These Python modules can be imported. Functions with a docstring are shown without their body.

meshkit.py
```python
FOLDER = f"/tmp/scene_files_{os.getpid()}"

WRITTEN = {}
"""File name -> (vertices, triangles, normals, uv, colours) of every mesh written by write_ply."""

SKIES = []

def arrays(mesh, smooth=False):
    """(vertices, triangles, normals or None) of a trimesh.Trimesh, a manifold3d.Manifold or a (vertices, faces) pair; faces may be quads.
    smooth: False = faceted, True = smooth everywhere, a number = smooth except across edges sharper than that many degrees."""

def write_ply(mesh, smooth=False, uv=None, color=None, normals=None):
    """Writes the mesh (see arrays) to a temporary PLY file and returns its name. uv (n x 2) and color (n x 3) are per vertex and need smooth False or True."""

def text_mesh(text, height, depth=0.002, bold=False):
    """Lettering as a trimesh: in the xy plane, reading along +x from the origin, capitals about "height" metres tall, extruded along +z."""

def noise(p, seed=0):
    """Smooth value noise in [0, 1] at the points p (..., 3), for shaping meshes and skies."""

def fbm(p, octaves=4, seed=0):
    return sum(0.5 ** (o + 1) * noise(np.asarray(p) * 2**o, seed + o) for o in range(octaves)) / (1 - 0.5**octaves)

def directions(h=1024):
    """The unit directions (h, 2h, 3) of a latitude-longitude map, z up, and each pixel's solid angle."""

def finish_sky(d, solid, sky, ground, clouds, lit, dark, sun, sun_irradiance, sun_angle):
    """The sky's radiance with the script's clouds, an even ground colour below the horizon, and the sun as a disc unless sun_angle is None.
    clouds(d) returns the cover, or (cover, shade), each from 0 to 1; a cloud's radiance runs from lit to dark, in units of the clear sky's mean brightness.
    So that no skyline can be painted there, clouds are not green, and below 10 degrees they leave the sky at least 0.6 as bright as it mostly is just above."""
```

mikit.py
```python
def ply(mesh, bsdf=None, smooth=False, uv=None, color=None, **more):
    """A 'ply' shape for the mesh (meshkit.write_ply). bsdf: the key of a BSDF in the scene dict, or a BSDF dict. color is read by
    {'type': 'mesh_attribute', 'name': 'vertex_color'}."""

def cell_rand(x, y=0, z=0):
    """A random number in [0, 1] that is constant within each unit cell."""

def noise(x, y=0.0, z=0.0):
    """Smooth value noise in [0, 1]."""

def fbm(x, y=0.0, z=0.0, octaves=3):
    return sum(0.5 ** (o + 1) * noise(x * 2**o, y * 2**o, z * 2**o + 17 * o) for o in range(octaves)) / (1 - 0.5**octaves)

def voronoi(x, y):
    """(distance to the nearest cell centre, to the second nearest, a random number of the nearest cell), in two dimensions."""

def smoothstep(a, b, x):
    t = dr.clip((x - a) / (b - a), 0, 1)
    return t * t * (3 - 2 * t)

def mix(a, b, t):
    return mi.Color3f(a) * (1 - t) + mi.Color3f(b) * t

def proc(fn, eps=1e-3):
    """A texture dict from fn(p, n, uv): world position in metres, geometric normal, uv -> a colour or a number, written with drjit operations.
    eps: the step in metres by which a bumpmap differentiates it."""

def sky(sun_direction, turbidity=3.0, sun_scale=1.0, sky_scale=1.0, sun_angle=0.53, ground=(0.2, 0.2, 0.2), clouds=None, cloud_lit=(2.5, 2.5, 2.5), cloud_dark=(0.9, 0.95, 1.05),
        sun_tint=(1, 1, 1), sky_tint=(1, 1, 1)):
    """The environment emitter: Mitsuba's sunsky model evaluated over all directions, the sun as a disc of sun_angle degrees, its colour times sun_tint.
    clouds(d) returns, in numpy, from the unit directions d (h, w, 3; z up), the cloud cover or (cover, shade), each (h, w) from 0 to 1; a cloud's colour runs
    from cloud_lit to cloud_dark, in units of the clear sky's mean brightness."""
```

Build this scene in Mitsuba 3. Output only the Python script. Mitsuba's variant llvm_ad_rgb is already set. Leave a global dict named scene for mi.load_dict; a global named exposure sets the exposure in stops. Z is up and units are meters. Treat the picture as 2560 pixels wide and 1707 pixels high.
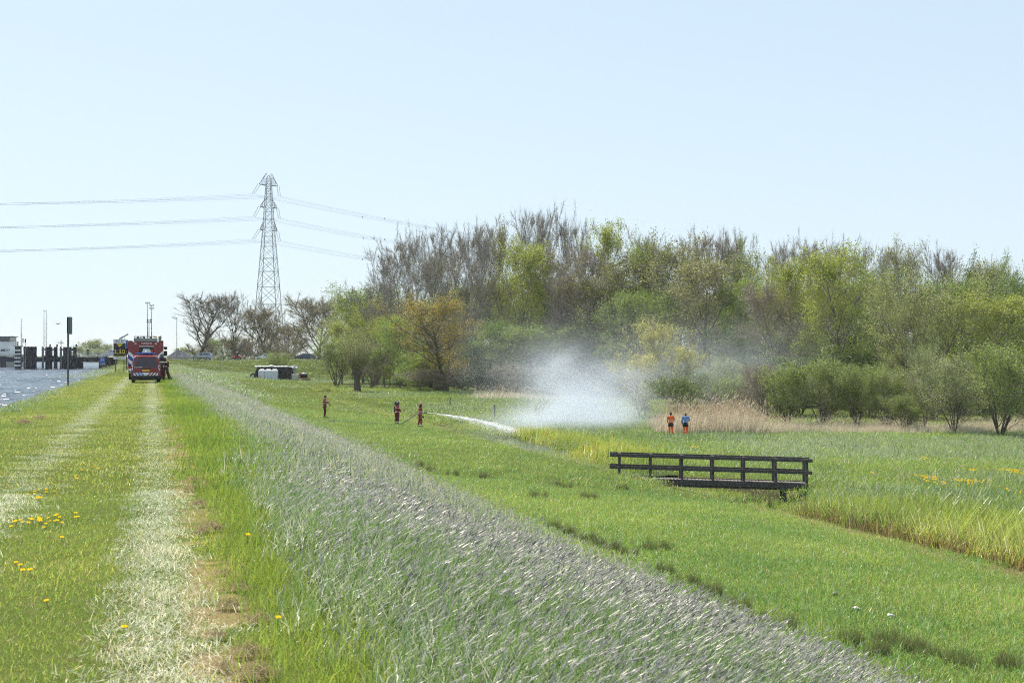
import math
import numpy as np
import trimesh
import drjit as dr
import mitsuba as mi
import manifold3d as m3
import meshkit
import mikit
from mikit import proc, noise, fbm, smoothstep, mix, cell_rand

T = mi.ScalarTransform4f
scene, labels = {}, {}

# ---------------------------------------------------------------- camera, sky, exposure
F = 4000.0                    # focal length in pixels of the 2560-wide photograph
EYE = 1.7                     # camera height above the dike's crown
PITCH = math.atan(36.5 / F)
scene['camera'] = {
    'type': 'thinlens', 'fov': math.degrees(2 * math.atan(1280 / F)), 'fov_axis': 'x',
    'to_world': T().look_at(origin=[0, 0, EYE], target=[0, math.cos(PITCH), EYE + math.sin(PITCH)], up=[0, 0, 1]),
    'aperture_radius': 0.0035, 'focus_distance': 90.0, 'near_clip': 0.5, 'far_clip': 12000.0,
}
SUN_AZ, SUN_EL = math.radians(-33), math.radians(50)      # sun in front, to the left
SUN = (math.sin(SUN_AZ) * math.cos(SUN_EL), math.cos(SUN_AZ) * math.cos(SUN_EL), math.sin(SUN_EL))
scene['sky'] = mikit.sky(SUN, turbidity=3.0, sky_scale=0.78, sky_tint=(1.1, 1.04, 0.95), sun_tint=(0.93, 1.0, 1.14), ground=(0.12, 0.16, 0.07),
                          clouds=lambda d: np.full(d.shape[:2], 0.7) - 0.15 * np.clip(d[..., 2] / 0.3, 0, 1),      # an even veil of thin high cloud
                          cloud_lit=(1.74, 2.02, 2.32))
labels['sky'] = {'label': 'pale clear blue sky', 'kind': 'structure'}
exposure = 2.65

# ---------------------------------------------------------------- helpers
DIKE = math.radians(12.7)     # the dike runs this far left of the view
CD, SD = math.cos(DIKE), math.sin(DIKE)


def uv_of(x, y):
    """World -> dike coordinates: u to the right of the crown's middle line, v along the dike."""
    return x * CD + y * SD, -x * SD + y * CD


def xy_of(u, v):
    return u * CD - v * SD, u * SD + v * CD


def at(px, py, Y):
    """A bearing of the survey (pixel of the photograph) and a distance -> a point of the place."""
    d = np.array([px - 1280.0, F * math.cos(PITCH) - (853.5 - py) * math.sin(PITCH), F * math.sin(PITCH) + (853.5 - py) * math.cos(PITCH)])
    return np.array([0, 0, EYE]) + d * (Y / d[1])


def sst(a, b, x):
    t = np.clip((np.asarray(x, float) - a) / (b - a), 0, 1)
    return t * t * (3 - 2 * t)


USED = {}


def numbered(name):
    n = USED.get(name, -1) + 1
    USED[name] = n
    return name if n == 0 else f'{name}_{n:03d}'


def thing(name, label=None, cat=None, group=None, kind=None):
    key = numbered(name)
    d = {}
    if label: d['label'] = label
    if cat: d['category'] = cat
    if group: d['group'] = group
    if kind: d['kind'] = kind
    labels[key] = d
    return key


def add(key, mesh, bsdf, smooth=False, label=None, kind=None, to=None, color=None, raw=None):
    """One entry of the scene; key is a thing's key, or thing__part made by part()."""
    d = raw if raw is not None else mikit.ply(mesh, bsdf, smooth, color=color)
    d = dict(d)
    if to is not None: d['to_world'] = to
    scene[key] = d
    if label or kind:
        labels.setdefault(key, {}).update({k: v for k, v in (('label', label), ('kind', kind)) if v})
    return key


def part(parent, name, mesh, bsdf, smooth=False, **k):
    return add(numbered(f'{parent}__{name}'), mesh, bsdf, smooth, **k)


def M(v, f):
    return trimesh.Trimesh(np.asarray(v, float), np.asarray(f, int), process=False)


def cat(ms):
    return trimesh.util.concatenate(list(ms))


def box(cx, cy, cz, sx, sy, sz, rz=0.0, bev=0.0):
    """A box of size s centred at c, turned about z; bev chamfers its edges."""
    if bev > 0:
        b = min(bev, 0.45 * min(sx, sy, sz))
        hs = np.array([sx, sy, sz]) / 2
        pts = [np.array([a * (hs[0] - (k != 0) * b), bb * (hs[1] - (k != 1) * b), c * (hs[2] - (k != 2) * b)]) for a in (-1, 1) for bb in (-1, 1) for c in (-1, 1) for k in range(3)]
        m = trimesh.convex.convex_hull(np.array(pts))
    else:
        m = trimesh.creation.box((sx, sy, sz))
    if rz: m.apply_transform(trimesh.transformations.rotation_matrix(rz, [0, 0, 1]))
    m.apply_translation([cx, cy, cz])
    return m


def hull(pts):
    return trimesh.convex.convex_hull(np.asarray(pts, float))


def bar(p, q, r, n=6, r2=None, square=False):
    """A rod from p to q with n sides, radius r (r2 at q)."""
    p, q = np.asarray(p, float), np.asarray(q, float)
    z = q - p
    L = np.linalg.norm(z)
    z = z / max(L, 1e-9)
    x = np.cross(z, [0, 0, 1] if abs(z[2]) < 0.95 else [0, 1, 0])
    x /= np.linalg.norm(x)
    y = np.cross(z, x)
    a = (np.arange(n) + (0.5 if square else 0)) * 2 * np.pi / n
    ring = np.cos(a)[:, None] * x + np.sin(a)[:, None] * y
    v = np.vstack([p + ring * r, q + ring * (r if r2 is None else r2), [p, q]])
    i = np.arange(n)
    j = (i + 1) % n
    f = np.vstack([np.c_[i, j, j + n], np.c_[i, j + n, i + n], np.c_[j, i, i * 0 + 2 * n], np.c_[i + n, j + n, i * 0 + 2 * n + 1]])
    return M(v, f)


def tubes(P, Q, R0, R1, n=3):
    """Many tapered open rods as arrays -> (v, f)."""
    P, Q, R0, R1 = np.asarray(P, float), np.asarray(Q, float), np.asarray(R0, float), np.asarray(R1, float)
    z = Q - P
    z = z / np.maximum(np.linalg.norm(z, axis=1, keepdims=True), 1e-9)
    ref = np.where(np.abs(z[:, 2:3]) < 0.95, [[0, 0, 1.0]], [[0, 1.0, 0]])
    x = np.cross(z, ref)
    x /= np.linalg.norm(x, axis=1, keepdims=True)
    y = np.cross(z, x)
    a = np.arange(n) * 2 * np.pi / n
    ring = np.cos(a)[None, :, None] * x[:, None] + np.sin(a)[None, :, None] * y[:, None]
    v = np.concatenate([P[:, None] + ring * R0[:, None, None], Q[:, None] + ring * R1[:, None, None]], axis=1).reshape(-1, 3)
    i = np.arange(n)
    j = (i + 1) % n
    f = np.vstack([np.c_[i, j, j + n], np.c_[i, j + n, i + n]])
    f = (f[None] + (np.arange(len(P)) * 2 * n)[:, None, None]).reshape(-1, 3)
    return v, f


def path_tube(pts, r, n=6):
    """A bent round rod through the points."""
    pts = np.asarray(pts, float)
    r = np.broadcast_to(np.asarray(r, float), len(pts))
    t = np.gradient(pts, axis=0)
    t /= np.linalg.norm(t, axis=1, keepdims=True)
    ref = np.array([0, 0, 1.0]) if abs(t[:, 2]).mean() < 0.8 else np.array([1.0, 0, 0])
    x = np.cross(t, ref)
    x /= np.linalg.norm(x, axis=1, keepdims=True)
    y = np.cross(t, x)
    a = np.arange(n) * 2 * np.pi / n
    v = (pts[:, None] + (np.cos(a)[None, :, None] * x[:, None] + np.sin(a)[None, :, None] * y[:, None]) * r[:, None, None]).reshape(-1, 3)
    f = []
    for k in range(len(pts) - 1):
        for i in range(n):
            j = (i + 1) % n
            f += [[k * n + i, k * n + j, k * n + n + j], [k * n + i, k * n + n + j, k * n + n + i]]
    v = np.vstack([v, pts[:1], pts[-1:]])
    for i in range(n):
        j = (i + 1) % n
        f += [[j, i, len(v) - 2], [(len(pts) - 1) * n + i, (len(pts) - 1) * n + j, len(v) - 1]]
    return M(v, f)


def moved(m, loc=(0, 0, 0), rz=0.0, s=1.0):
    m = m.copy()
    if s != 1.0: m.apply_scale(s)
    if rz: m.apply_transform(trimesh.transformations.rotation_matrix(rz, [0, 0, 1]))
    m.apply_translation(loc)
    return m


# ---------------------------------------------------------------- materials
def flat(key, rgb, rough=0.6, metallic=0.0, spec=0.5, coat=0.0, vary=0.0, freq=8.0):
    """A principled material; vary adds grain (patches of wear) to the colour."""
    if vary:
        c = tuple(rgb)
        col = proc(lambda p, n, uv, c=c, v=vary, fr=freq: mi.Color3f(c) * (1 + v * (2 * fbm(p.x * fr, p.y * fr, p.z * fr) - 1)))
    else:
        col = {'type': 'rgb', 'value': list(map(float, rgb))}
    d = {'type': 'principled', 'base_color': col, 'roughness': rough, 'metallic': metallic, 'specular': spec}
    if coat: d.update(clearcoat=coat, clearcoat_gloss=0.9)
    scene[key] = {'type': 'twosided', 'bsdf': d}
    return key


VC = {'type': 'mesh_attribute', 'name': 'vertex_color'}


def leafy(key, gloss=0.25, rough=0.35, trans=0.9, eta=1.45):
    scene[key] = {'type': 'blendbsdf', 'weight': gloss,
                  'bsdf_0': {'type': 'principledthin', 'base_color': dict(VC), 'roughness': 0.6, 'diff_trans': trans, 'spec_trans': 0.0},
                  'bsdf_1': {'type': 'twosided', 'bsdf': {'type': 'principled', 'base_color': dict(VC), 'roughness': rough, 'specular': 0.6}}}
    return key


leafy('grass_leaf', gloss=0.25, rough=0.36, trans=1.15)
leafy('tree_leaf', gloss=0.2, rough=0.4, trans=0.9)
leafy('dry_leaf', gloss=0.15, rough=0.4, trans=0.7)
scene['bark'] = {'type': 'twosided', 'bsdf': {'type': 'diffuse', 'reflectance': dict(VC)}}
# ---------------------------------------------------------------- the land
WATER = -1.1
ROAD_Y, ROAD_Z = 345.0, 0.75


def road_z(x):
    return ROAD_Z + 0.7 * sst(-64, -86, x)


def height(x, y):
    """The dike, its berm, the ditch and the low polder behind it, the river bed, and the road's embankment."""
    x, y = np.asarray(x, float), np.asarray(y, float)
    u, v = uv_of(x, y)
    far = sst(150, 245, v)
    field = -4.55 + 1.25 * far * (1 - sst(38, 62, u))
    berm = -2.85 + (-1.2 + 0.35 * far) * np.clip((u - 9.5) / 13.0, 0, 1)
    berm = berm + 1.35 * sst(195, 258, v) * (1 - sst(21, 34, u))
    z = np.interp(u, [-4.4, 1.3, 2.0, 9.2, 9.9], [0, 0, -0.16, -2.72, -2.88]) + 1.2 * sst(195, 258, v) * sst(4, 9, u)
    z = np.where(u > 9.7, berm, z)
    # the ditch, from the reed bed near the camera to the wood
    ditch_bed = -5.35 + 0.5 * far + 0.85 * (1 - sst(53, 59, v))
    wid = 27.0 + 3.2 * np.exp(-((v - 74) / 7.0) ** 2) + 1.6 * np.exp(-((v - 116) / 10.0) ** 2)
    z = np.where(u > 22.5, np.interp(u, [22.5, 23.9], [0, 1]) * (ditch_bed - berm) + berm, z)
    rise = sst(0, 1.6, u - wid)
    z = np.where(u > wid, ditch_bed + (field - ditch_bed) * rise, z)
    z = z + np.where(u > 29, 0.12 * (meshkit.fbm(np.stack([x / 9, y / 9, 0 * x], -1), 3, 5) - 0.5) * sst(29, 33, u) * 2, 0)
    # river side
    z = np.where(u < -4.4, np.interp(u, [-9.5, -4.4], [-3.2, 0]), z)
    z = np.where(u < -150, np.interp(u, [-190, -165], [0.4, -3.2]), z)
    # the road's embankment, on the land side of the river
    e = road_z(x) - np.maximum(0, np.abs(y - ROAD_Y) - 6.0) / 2.5
    e = np.where((u > -7) & (y > 250), e, -50)
    z = np.maximum(z, e)
    z = z + 0.05 * (meshkit.fbm(np.stack([x / 1.7, y / 1.7, 0 * x], -1), 3, 2) - 0.5) * (u > -4.4)
    return z


def land_mesh():
    us = np.unique(np.concatenate([[-3000, -1200, -500, -250, -190, -165, -150, -80, -40, -20], np.arange(-11, 34, 0.45), np.geomspace(34, 120, 60), [160, 240, 400, 800, 1600, 3500]]))
    vs = np.unique(np.concatenate([[-60, -30, -10], np.arange(0, 40, 0.7), np.geomspace(40, 460, 170), [520, 620, 800, 1100, 1600, 2400, 4000, 7000]]))
    U, V = np.meshgrid(us, vs, indexing='ij')
    X, Y = xy_of(U, V)
    Z = height(X, Y)
    n, m = U.shape
    i = np.arange(n * m).reshape(n, m)
    f = np.stack([i[:-1, :-1], i[1:, :-1], i[1:, 1:], i[:-1, 1:]], -1).reshape(-1, 4)
    f = np.vstack([f[:, [0, 1, 2]], f[:, [0, 2, 3]]])
    return M(np.stack([X, Y, Z], -1).reshape(-1, 3), f)


def land_colour(p, n, uv):
    u = p.x * CD + p.y * SD
    v = -p.x * SD + p.y * CD
    a = fbm(p.x * 1.3, p.y * 1.3, 0.0, 4)
    b = fbm(p.x * 9.0, p.y * 9.0, 3.0, 3)
    c = mix((0.055, 0.085, 0.02), (0.10, 0.125, 0.035), a)
    c = mix(c, mi.Color3f(0.12, 0.105, 0.06), smoothstep(0.55, 0.8, b) * 0.5)
    wob = 0.25 * (noise(v * 0.35, 7.0) - 0.5)
    tan = smoothstep(0.32, 0.1, dr.abs(u - 0.5 - wob)) * smoothstep(0.35, 0.6, fbm(p.x * 3, p.y * 3, 9.0))
    c = mix(c, mi.Color3f(0.20, 0.16, 0.085), tan)
    mud = smoothstep(-5.0, -5.2, p.z) 
    c = mix(c, mi.Color3f(0.05, 0.045, 0.03), mud)
    return c


scene['soil'] = {'type': 'twosided', 'bsdf': {'type': 'diffuse', 'reflectance': proc(land_colour)}}
add('ground', land_mesh(), 'soil', smooth=True)
labels['ground'] = {'label': 'grassy ground of the dike and the low meadow beyond', 'kind': 'structure'}

# river: one rippled sheet; the ripples near the shore are geometry, the rest fine relief
scene['river_water'] = {'type': 'bumpmap', 'scale': 1.0,
                        'bump': proc(lambda p, n, uv: 0.30 * fbm(p.x * 0.55 + 0.2 * p.y, p.y * 0.8, 1.0, 4) + 0.05 * noise(p.x * 3.0, p.y * 4.0, 5.0), eps=0.03),
                        'bsdf': {'type': 'twosided', 'bsdf': {'type': 'roughplastic', 'alpha': 0.06, 'int_ior': 1.33, 'nonlinear': False,
                                                              'diffuse_reflectance': {'type': 'rgb', 'value': [0.045, 0.068, 0.095]}}}}


def river_mesh():
    us = np.unique(np.concatenate([[-400, -190, -150, -110, -80], np.arange(-62, -4.4, 0.62)]))
    vs = np.unique(np.concatenate([[-40, 0, 30], np.arange(55, 430, 0.52), np.geomspace(431, 700, 60), [900, 1500, 3000, 6000]]))
    U, V = np.meshgrid(us, vs, indexing='ij')
    X, Y = xy_of(U, V)
    amp = 0.42 * (1 - sst(430, 480, V)) * sst(-80, -60, U)
    w = meshkit.fbm(np.stack([X / 3.4 + Y / 9, Y / 2.1, 0 * X], -1), 4, 8)
    Z = WATER + amp * (w - 0.5) * (0.6 + 0.8 * meshkit.noise(np.stack([X / 23, Y / 31, 0 * X], -1), 3))
    n, m = U.shape
    i = np.arange(n * m).reshape(n, m)
    f = np.stack([i[:-1, :-1], i[1:, :-1], i[1:, 1:], i[:-1, 1:]], -1).reshape(-1, 4)
    return M(np.stack([X, Y, Z], -1).reshape(-1, 3), np.vstack([f[:, [0, 1, 2]], f[:, [0, 2, 3]]]))


add('river', river_mesh(), 'river_water', smooth=True)
labels['river'] = {'label': 'choppy blue river water left of the dike', 'kind': 'structure'}

dv = np.linspace(84, 150, 40)
dm = []
for k in (22.9, 29.2):
    X, Y = xy_of(np.full_like(dv, k), dv)
    dm.append(np.stack([X, Y, np.full_like(dv, -4.86)], -1))
i = np.arange(39)
scene['ditch_water_bsdf'] = {'type': 'bumpmap', 'scale': 1.0, 'bump': proc(lambda p, n, uv: 0.004 * fbm(p.x * 2.0, p.y * 3.0, 1.0, 3), eps=0.02),
                             'bsdf': {'type': 'twosided', 'bsdf': {'type': 'roughplastic', 'alpha': 0.05, 'int_ior': 1.33, 'nonlinear': False, 'diffuse_reflectance': {'type': 'rgb', 'value': [0.03, 0.04, 0.05]}}}}
add('ditch_water', M(np.vstack(dm), np.vstack([np.c_[i, i + 40, i + 41], np.c_[i, i + 41, i + 1]])), 'ditch_water_bsdf')
labels['ditch_water'] = {'label': 'narrow strip of still water in the ditch', 'kind': 'structure'}
# ---------------------------------------------------------------- grass, built as tufts of blades
def blades(rng, n, R, H, Hs, W, lean, wind, curl, pal, seg=2, flat_=0.0, base=None):
    """n leaf blades rooted within radius R: (v, f, colours). wind tips them towards +x; flat_ presses them to the ground."""
    a = rng.uniform(0, 2 * np.pi, n)
    r = R * np.sqrt(rng.uniform(0, 1, n))
    root = np.c_[r * np.cos(a), r * np.sin(a), np.full(n, -0.02) + (rng.uniform(0.03, 0.055, n) if flat_ else 0)]
    h = np.maximum(0.25 * H, rng.normal(H, Hs, n))
    th = rng.uniform(0, 2 * np.pi, n)
    tilt = np.abs(rng.normal(0, lean, n))
    d = np.c_[np.cos(th) * np.sin(tilt) + wind[0], np.sin(th) * np.sin(tilt) + wind[1], np.cos(tilt) * (1 - flat_) + 0.03]
    d /= np.linalg.norm(d, axis=1, keepdims=True)
    bend = np.c_[np.cos(th), np.sin(th), np.zeros(n)] * (curl * rng.uniform(0.2, 1, n))[:, None] + np.array([wind[0], wind[1], 0]) * 0.8
    bend[:, 2] -= 0.35 * np.linalg.norm(bend, axis=1)
    mid = root + d * (0.55 * h)[:, None]
    tip = mid + (d + bend) / np.linalg.norm(d + bend, axis=1, keepdims=True) * (0.5 * h)[:, None]
    fa = rng.uniform(0, 2 * np.pi, n)
    side = np.c_[np.cos(fa), np.sin(fa), np.zeros(n)]
    w = (W * rng.uniform(0.6, 1.3, n))[:, None] / 2
    if seg == 2:
        v = np.stack([root - side * w * 0.8, root + side * w * 0.8, mid - side * w, mid + side * w, tip], 1)
        f = np.array([[0, 1, 3], [0, 3, 2], [2, 3, 4]])
    else:
        v = np.stack([root - side * w, root + side * w, tip], 1)
        f = np.array([[0, 1, 2]])
    k = v.shape[1]
    F_ = (f[None] + (np.arange(n) * k)[:, None, None]).reshape(-1, 3)
    p = np.array([c for c, _ in pal], float)
    pw = np.array([q for _, q in pal], float)
    c = p[rng.choice(len(p), n, p=pw / pw.sum())] * rng.uniform(0.75, 1.25, (n, 1)) * rng.uniform(0.93, 1.07, (n, 3))
    return v.reshape(-1, 3), F_, np.repeat(c, k, 0), tip


def heads(rng, tips, L, R_, wind, pal, sides=3):
    """Seed heads: slim spindles that nod with the wind from the stems' tips."""
    n = len(tips)
    th = rng.uniform(0, 2 * np.pi, n)
    d = np.c_[0.28 * np.cos(th) + wind[0], 0.28 * np.sin(th) + wind[1], np.full(n, 0.9) - rng.uniform(0, 0.7, n)]
    d /= np.linalg.norm(d, axis=1, keepdims=True)
    L = (L * rng.uniform(0.7, 1.2, n))[:, None]
    x = np.cross(d, [0.1, 0.2, 1.0])
    x /= np.linalg.norm(x, axis=1, keepdims=True)
    y = np.cross(d, x)
    m = tips + d * L * 0.42
    e = tips + d * L + np.array([wind[0], wind[1], -0.5]) * L * 0.18
    vs = [tips]
    for k in range(sides):
        a = 2 * np.pi * k / sides
        vs.append(m + (np.cos(a) * x + np.sin(a) * y) * R_)
    vs.append(e)
    v = np.stack(vs, 1)
    f = []
    for k in range(sides):
        j = (k + 1) % sides
        f += [[0, 1 + j, 1 + k], [sides + 1, 1 + k, 1 + j]]
    f = np.array(f)
    kk = sides + 2
    F_ = (f[None] + (np.arange(n) * kk)[:, None, None]).reshape(-1, 3)
    p = np.array([c for c, _ in pal], float)
    pw = np.array([q for _, q in pal], float)
    c = p[rng.choice(len(p), n, p=pw / pw.sum())] * rng.uniform(0.75, 1.25, (n, 1))
    return v.reshape(-1, 3), F_, np.repeat(c, kk, 0)


def join(parts_):
    v, f, c, o = [], [], [], 0
    for p in parts_:
        v.append(p[0]); f.append(p[1] + o); c.append(p[2]); o += len(p[0])
    return np.vstack(v), np.vstack(f), np.vstack(c)


def tuft_group(key, mesh, bsdf='grass_leaf'):
    v, f, c = mesh[:3]
    scene[key] = {'type': 'shapegroup', 'blades': mikit.ply((v, f), bsdf, False, color=c)}


def spread_tufts(stuff, groups, s, u0, u1, r0, r1, keep, seed, size=(0.85, 1.25), turn=math.pi, dz=0.0, shrink=None):
    """Instances of the tufts on a jittered grid of pitch s in dike coordinates, between the distances r0 and r1 from the camera."""
    rng = np.random.default_rng(seed)
    us = np.arange(u0, u1, s)
    vs = np.arange(max(-4, r0 * 0.8), r1 * 1.12, s)
    U, V = np.meshgrid(us, vs)
    U = U.ravel() + rng.uniform(-0.5, 0.5, U.size) * s
    V = V.ravel() + rng.uniform(-0.5, 0.5, V.size) * s
    x, y = xy_of(U, V)
    r = np.hypot(x, y)
    ok = (r >= r0) & (r < r1) & (y > 4.5) & (np.abs(x) < 0.335 * y + 1.2 + 0.02 * r) & (U > u0) & (U < u1)
    U, V, x, y, r = U[ok], V[ok], x[ok], y[ok], r[ok]
    pr = np.clip(keep(U, V, x, y), 0, 1)
    ok = rng.uniform(0, 1, len(U)) < pr
    U, V, x, y = U[ok], V[ok], x[ok], y[ok]
    z = height(x, y) + dz
    sc = rng.uniform(*size, len(U))
    if shrink is not None: sc = sc * shrink(U, V)
    ang = rng.uniform(-turn, turn, len(U))
    gi = np.clip((1.5 * (nz(U, V, 0.22 if r0 < 60 else 0.07, seed) - 0.5) + 0.5) * 0.6 + rng.uniform(0, 0.4, len(U)), 0, 0.999) * len(groups)
    gi = gi.astype(int)
    for k in range(len(U)):
        ca, sa, q = math.cos(ang[k]) * sc[k], math.sin(ang[k]) * sc[k], sc[k]
        n = COUNT.get(stuff, 0) + 1
        COUNT[stuff] = n
        scene[f'{stuff}__{n:05d}'] = {'type': 'instance', 'g': {'type': 'ref', 'id': groups[gi[k]]},
                                      'to_world': T([[ca, -sa, 0, x[k]], [sa, ca, 0, y[k]], [0, 0, q, z[k]], [0, 0, 0, 1]])}
    return len(U)


COUNT = {}
YG, MG, DG, BG = (0.27, 0.33, 0.055), (0.155, 0.28, 0.05), (0.09, 0.18, 0.04), (0.20, 0.27, 0.15)
STRAW, PALE, BROWN = (0.50, 0.43, 0.22), (0.46, 0.52, 0.32), (0.20, 0.15, 0.07)
HEAD1, HEAD2, HEAD3 = (0.37, 0.375, 0.37), (0.55, 0.56, 0.54), (0.27, 0.27, 0.28)
WIND = (0.28, -0.05)
P_LAWN = [((0.35, 0.42, 0.09), 5), ((0.24, 0.37, 0.08), 2.5), (STRAW, 0.6), (PALE, 0.8)]
P_TRACK = [((0.66, 0.71, 0.56), 5), ((0.52, 0.58, 0.40), 3), (STRAW, 0.4), (YG, 0.3)]  # sun sheen of the pressed blades is put into their pale colour
P_VERGE = [((0.27, 0.385, 0.075), 5), (YG, 3), (MG, 1.2)]
P_FOX = [(BG, 3.5), ((0.17, 0.28, 0.08), 4), ((0.34, 0.42, 0.25), 3), ((0.56, 0.61, 0.48), 2.0), (DG, 2.6)]  # grey-green; sunlit leaf flashes and shaded gaps put in as pale and dark blades
P_HEAD = [(HEAD1, 4), (HEAD2, 3), (HEAD3, 1.5)]
P_BERM = [((0.20, 0.36, 0.075), 4.5), ((0.31, 0.41, 0.095), 4), ((0.34, 0.43, 0.24), 1.6), (STRAW, 0.3)]
P_REED = [((0.36, 0.43, 0.085), 5), ((0.27, 0.39, 0.08), 2.5), ((0.44, 0.43, 0.13), 1.2), ((0.46, 0.53, 0.26), 1.5)]
P_STEM = [((0.30, 0.22, 0.12), 3), ((0.22, 0.17, 0.09), 3), ((0.30, 0.30, 0.10), 1)]
P_TAN = [((0.58, 0.52, 0.39), 4), ((0.70, 0.65, 0.53), 4), ((0.44, 0.37, 0.27), 1.5)]

# three sizes of tuft: near, middle and far ground
LOD = {'near': (0, 20), 'mid': (20, 62), 'far': (62, 150), 'vfar': (150, 420)}
SC = {'near': (0.26, 70, 1.0, 2), 'mid': (0.55, 90, 2.2, 2), 'far': (1.5, 130, 5.0, 1), 'vfar': (3.4, 150, 9.0, 1)}   # radius, blades, blade widening, segments


def kinds(name, H, Hs, W, lean, curl, pal, wind=WIND, flat_=0.0, head=None, dens=1.0, bsdf='grass_leaf', lods=('near', 'mid', 'far', 'vfar'), tones=None):
    """Tufts of one sort of grass in each size, four tones of each; a tone is (brightness of r, g, b; height; share of seed heads)."""
    tones = tones or [((0.72, 0.82, 0.85), 1.1, 1), ((0.92, 0.95, 0.9), 1.0, 1), ((1.12, 1.06, 1.0), 0.95, 1), ((1.4, 1.25, 1.3), 0.9, 1)]
    out = {}
    for li, lod in enumerate(lods):
        R, n, wd, seg = SC[lod]
        out[lod] = []
        for q, (tint, hq, hs) in enumerate(tones):
            rng = np.random.default_rng(sum(map(ord, name)) * 100 + li * 10 + q)
            b = blades(rng, int(n * dens), R, H * hq, Hs, W * wd ** 0.9, lean, wind, curl, pal, seg, flat_)
            ps = [(b[0], b[1], np.clip(b[2] * tint, 0, 0.85))]
            if head:
                L, hr, nh, hp = head
                m = int(n * dens * nh * hs)
                if m:
                    st = blades(rng, m, R, H * 1.25, Hs * 1.4, 0.002 * wd ** 0.7, lean * 0.8, wind, curl * 0.3, pal, 1)
                    ps.append(st[:3])
                    ps.append(heads(rng, st[3], L * (1 if wd < 4 else 1.25), hr * max(1, wd * 0.34), wind, hp, 3))
            key = f'tuft_{name}_{lod}_{q}'
            tuft_group(key, join(ps), bsdf)
            out[lod].append(key)
    return out


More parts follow.
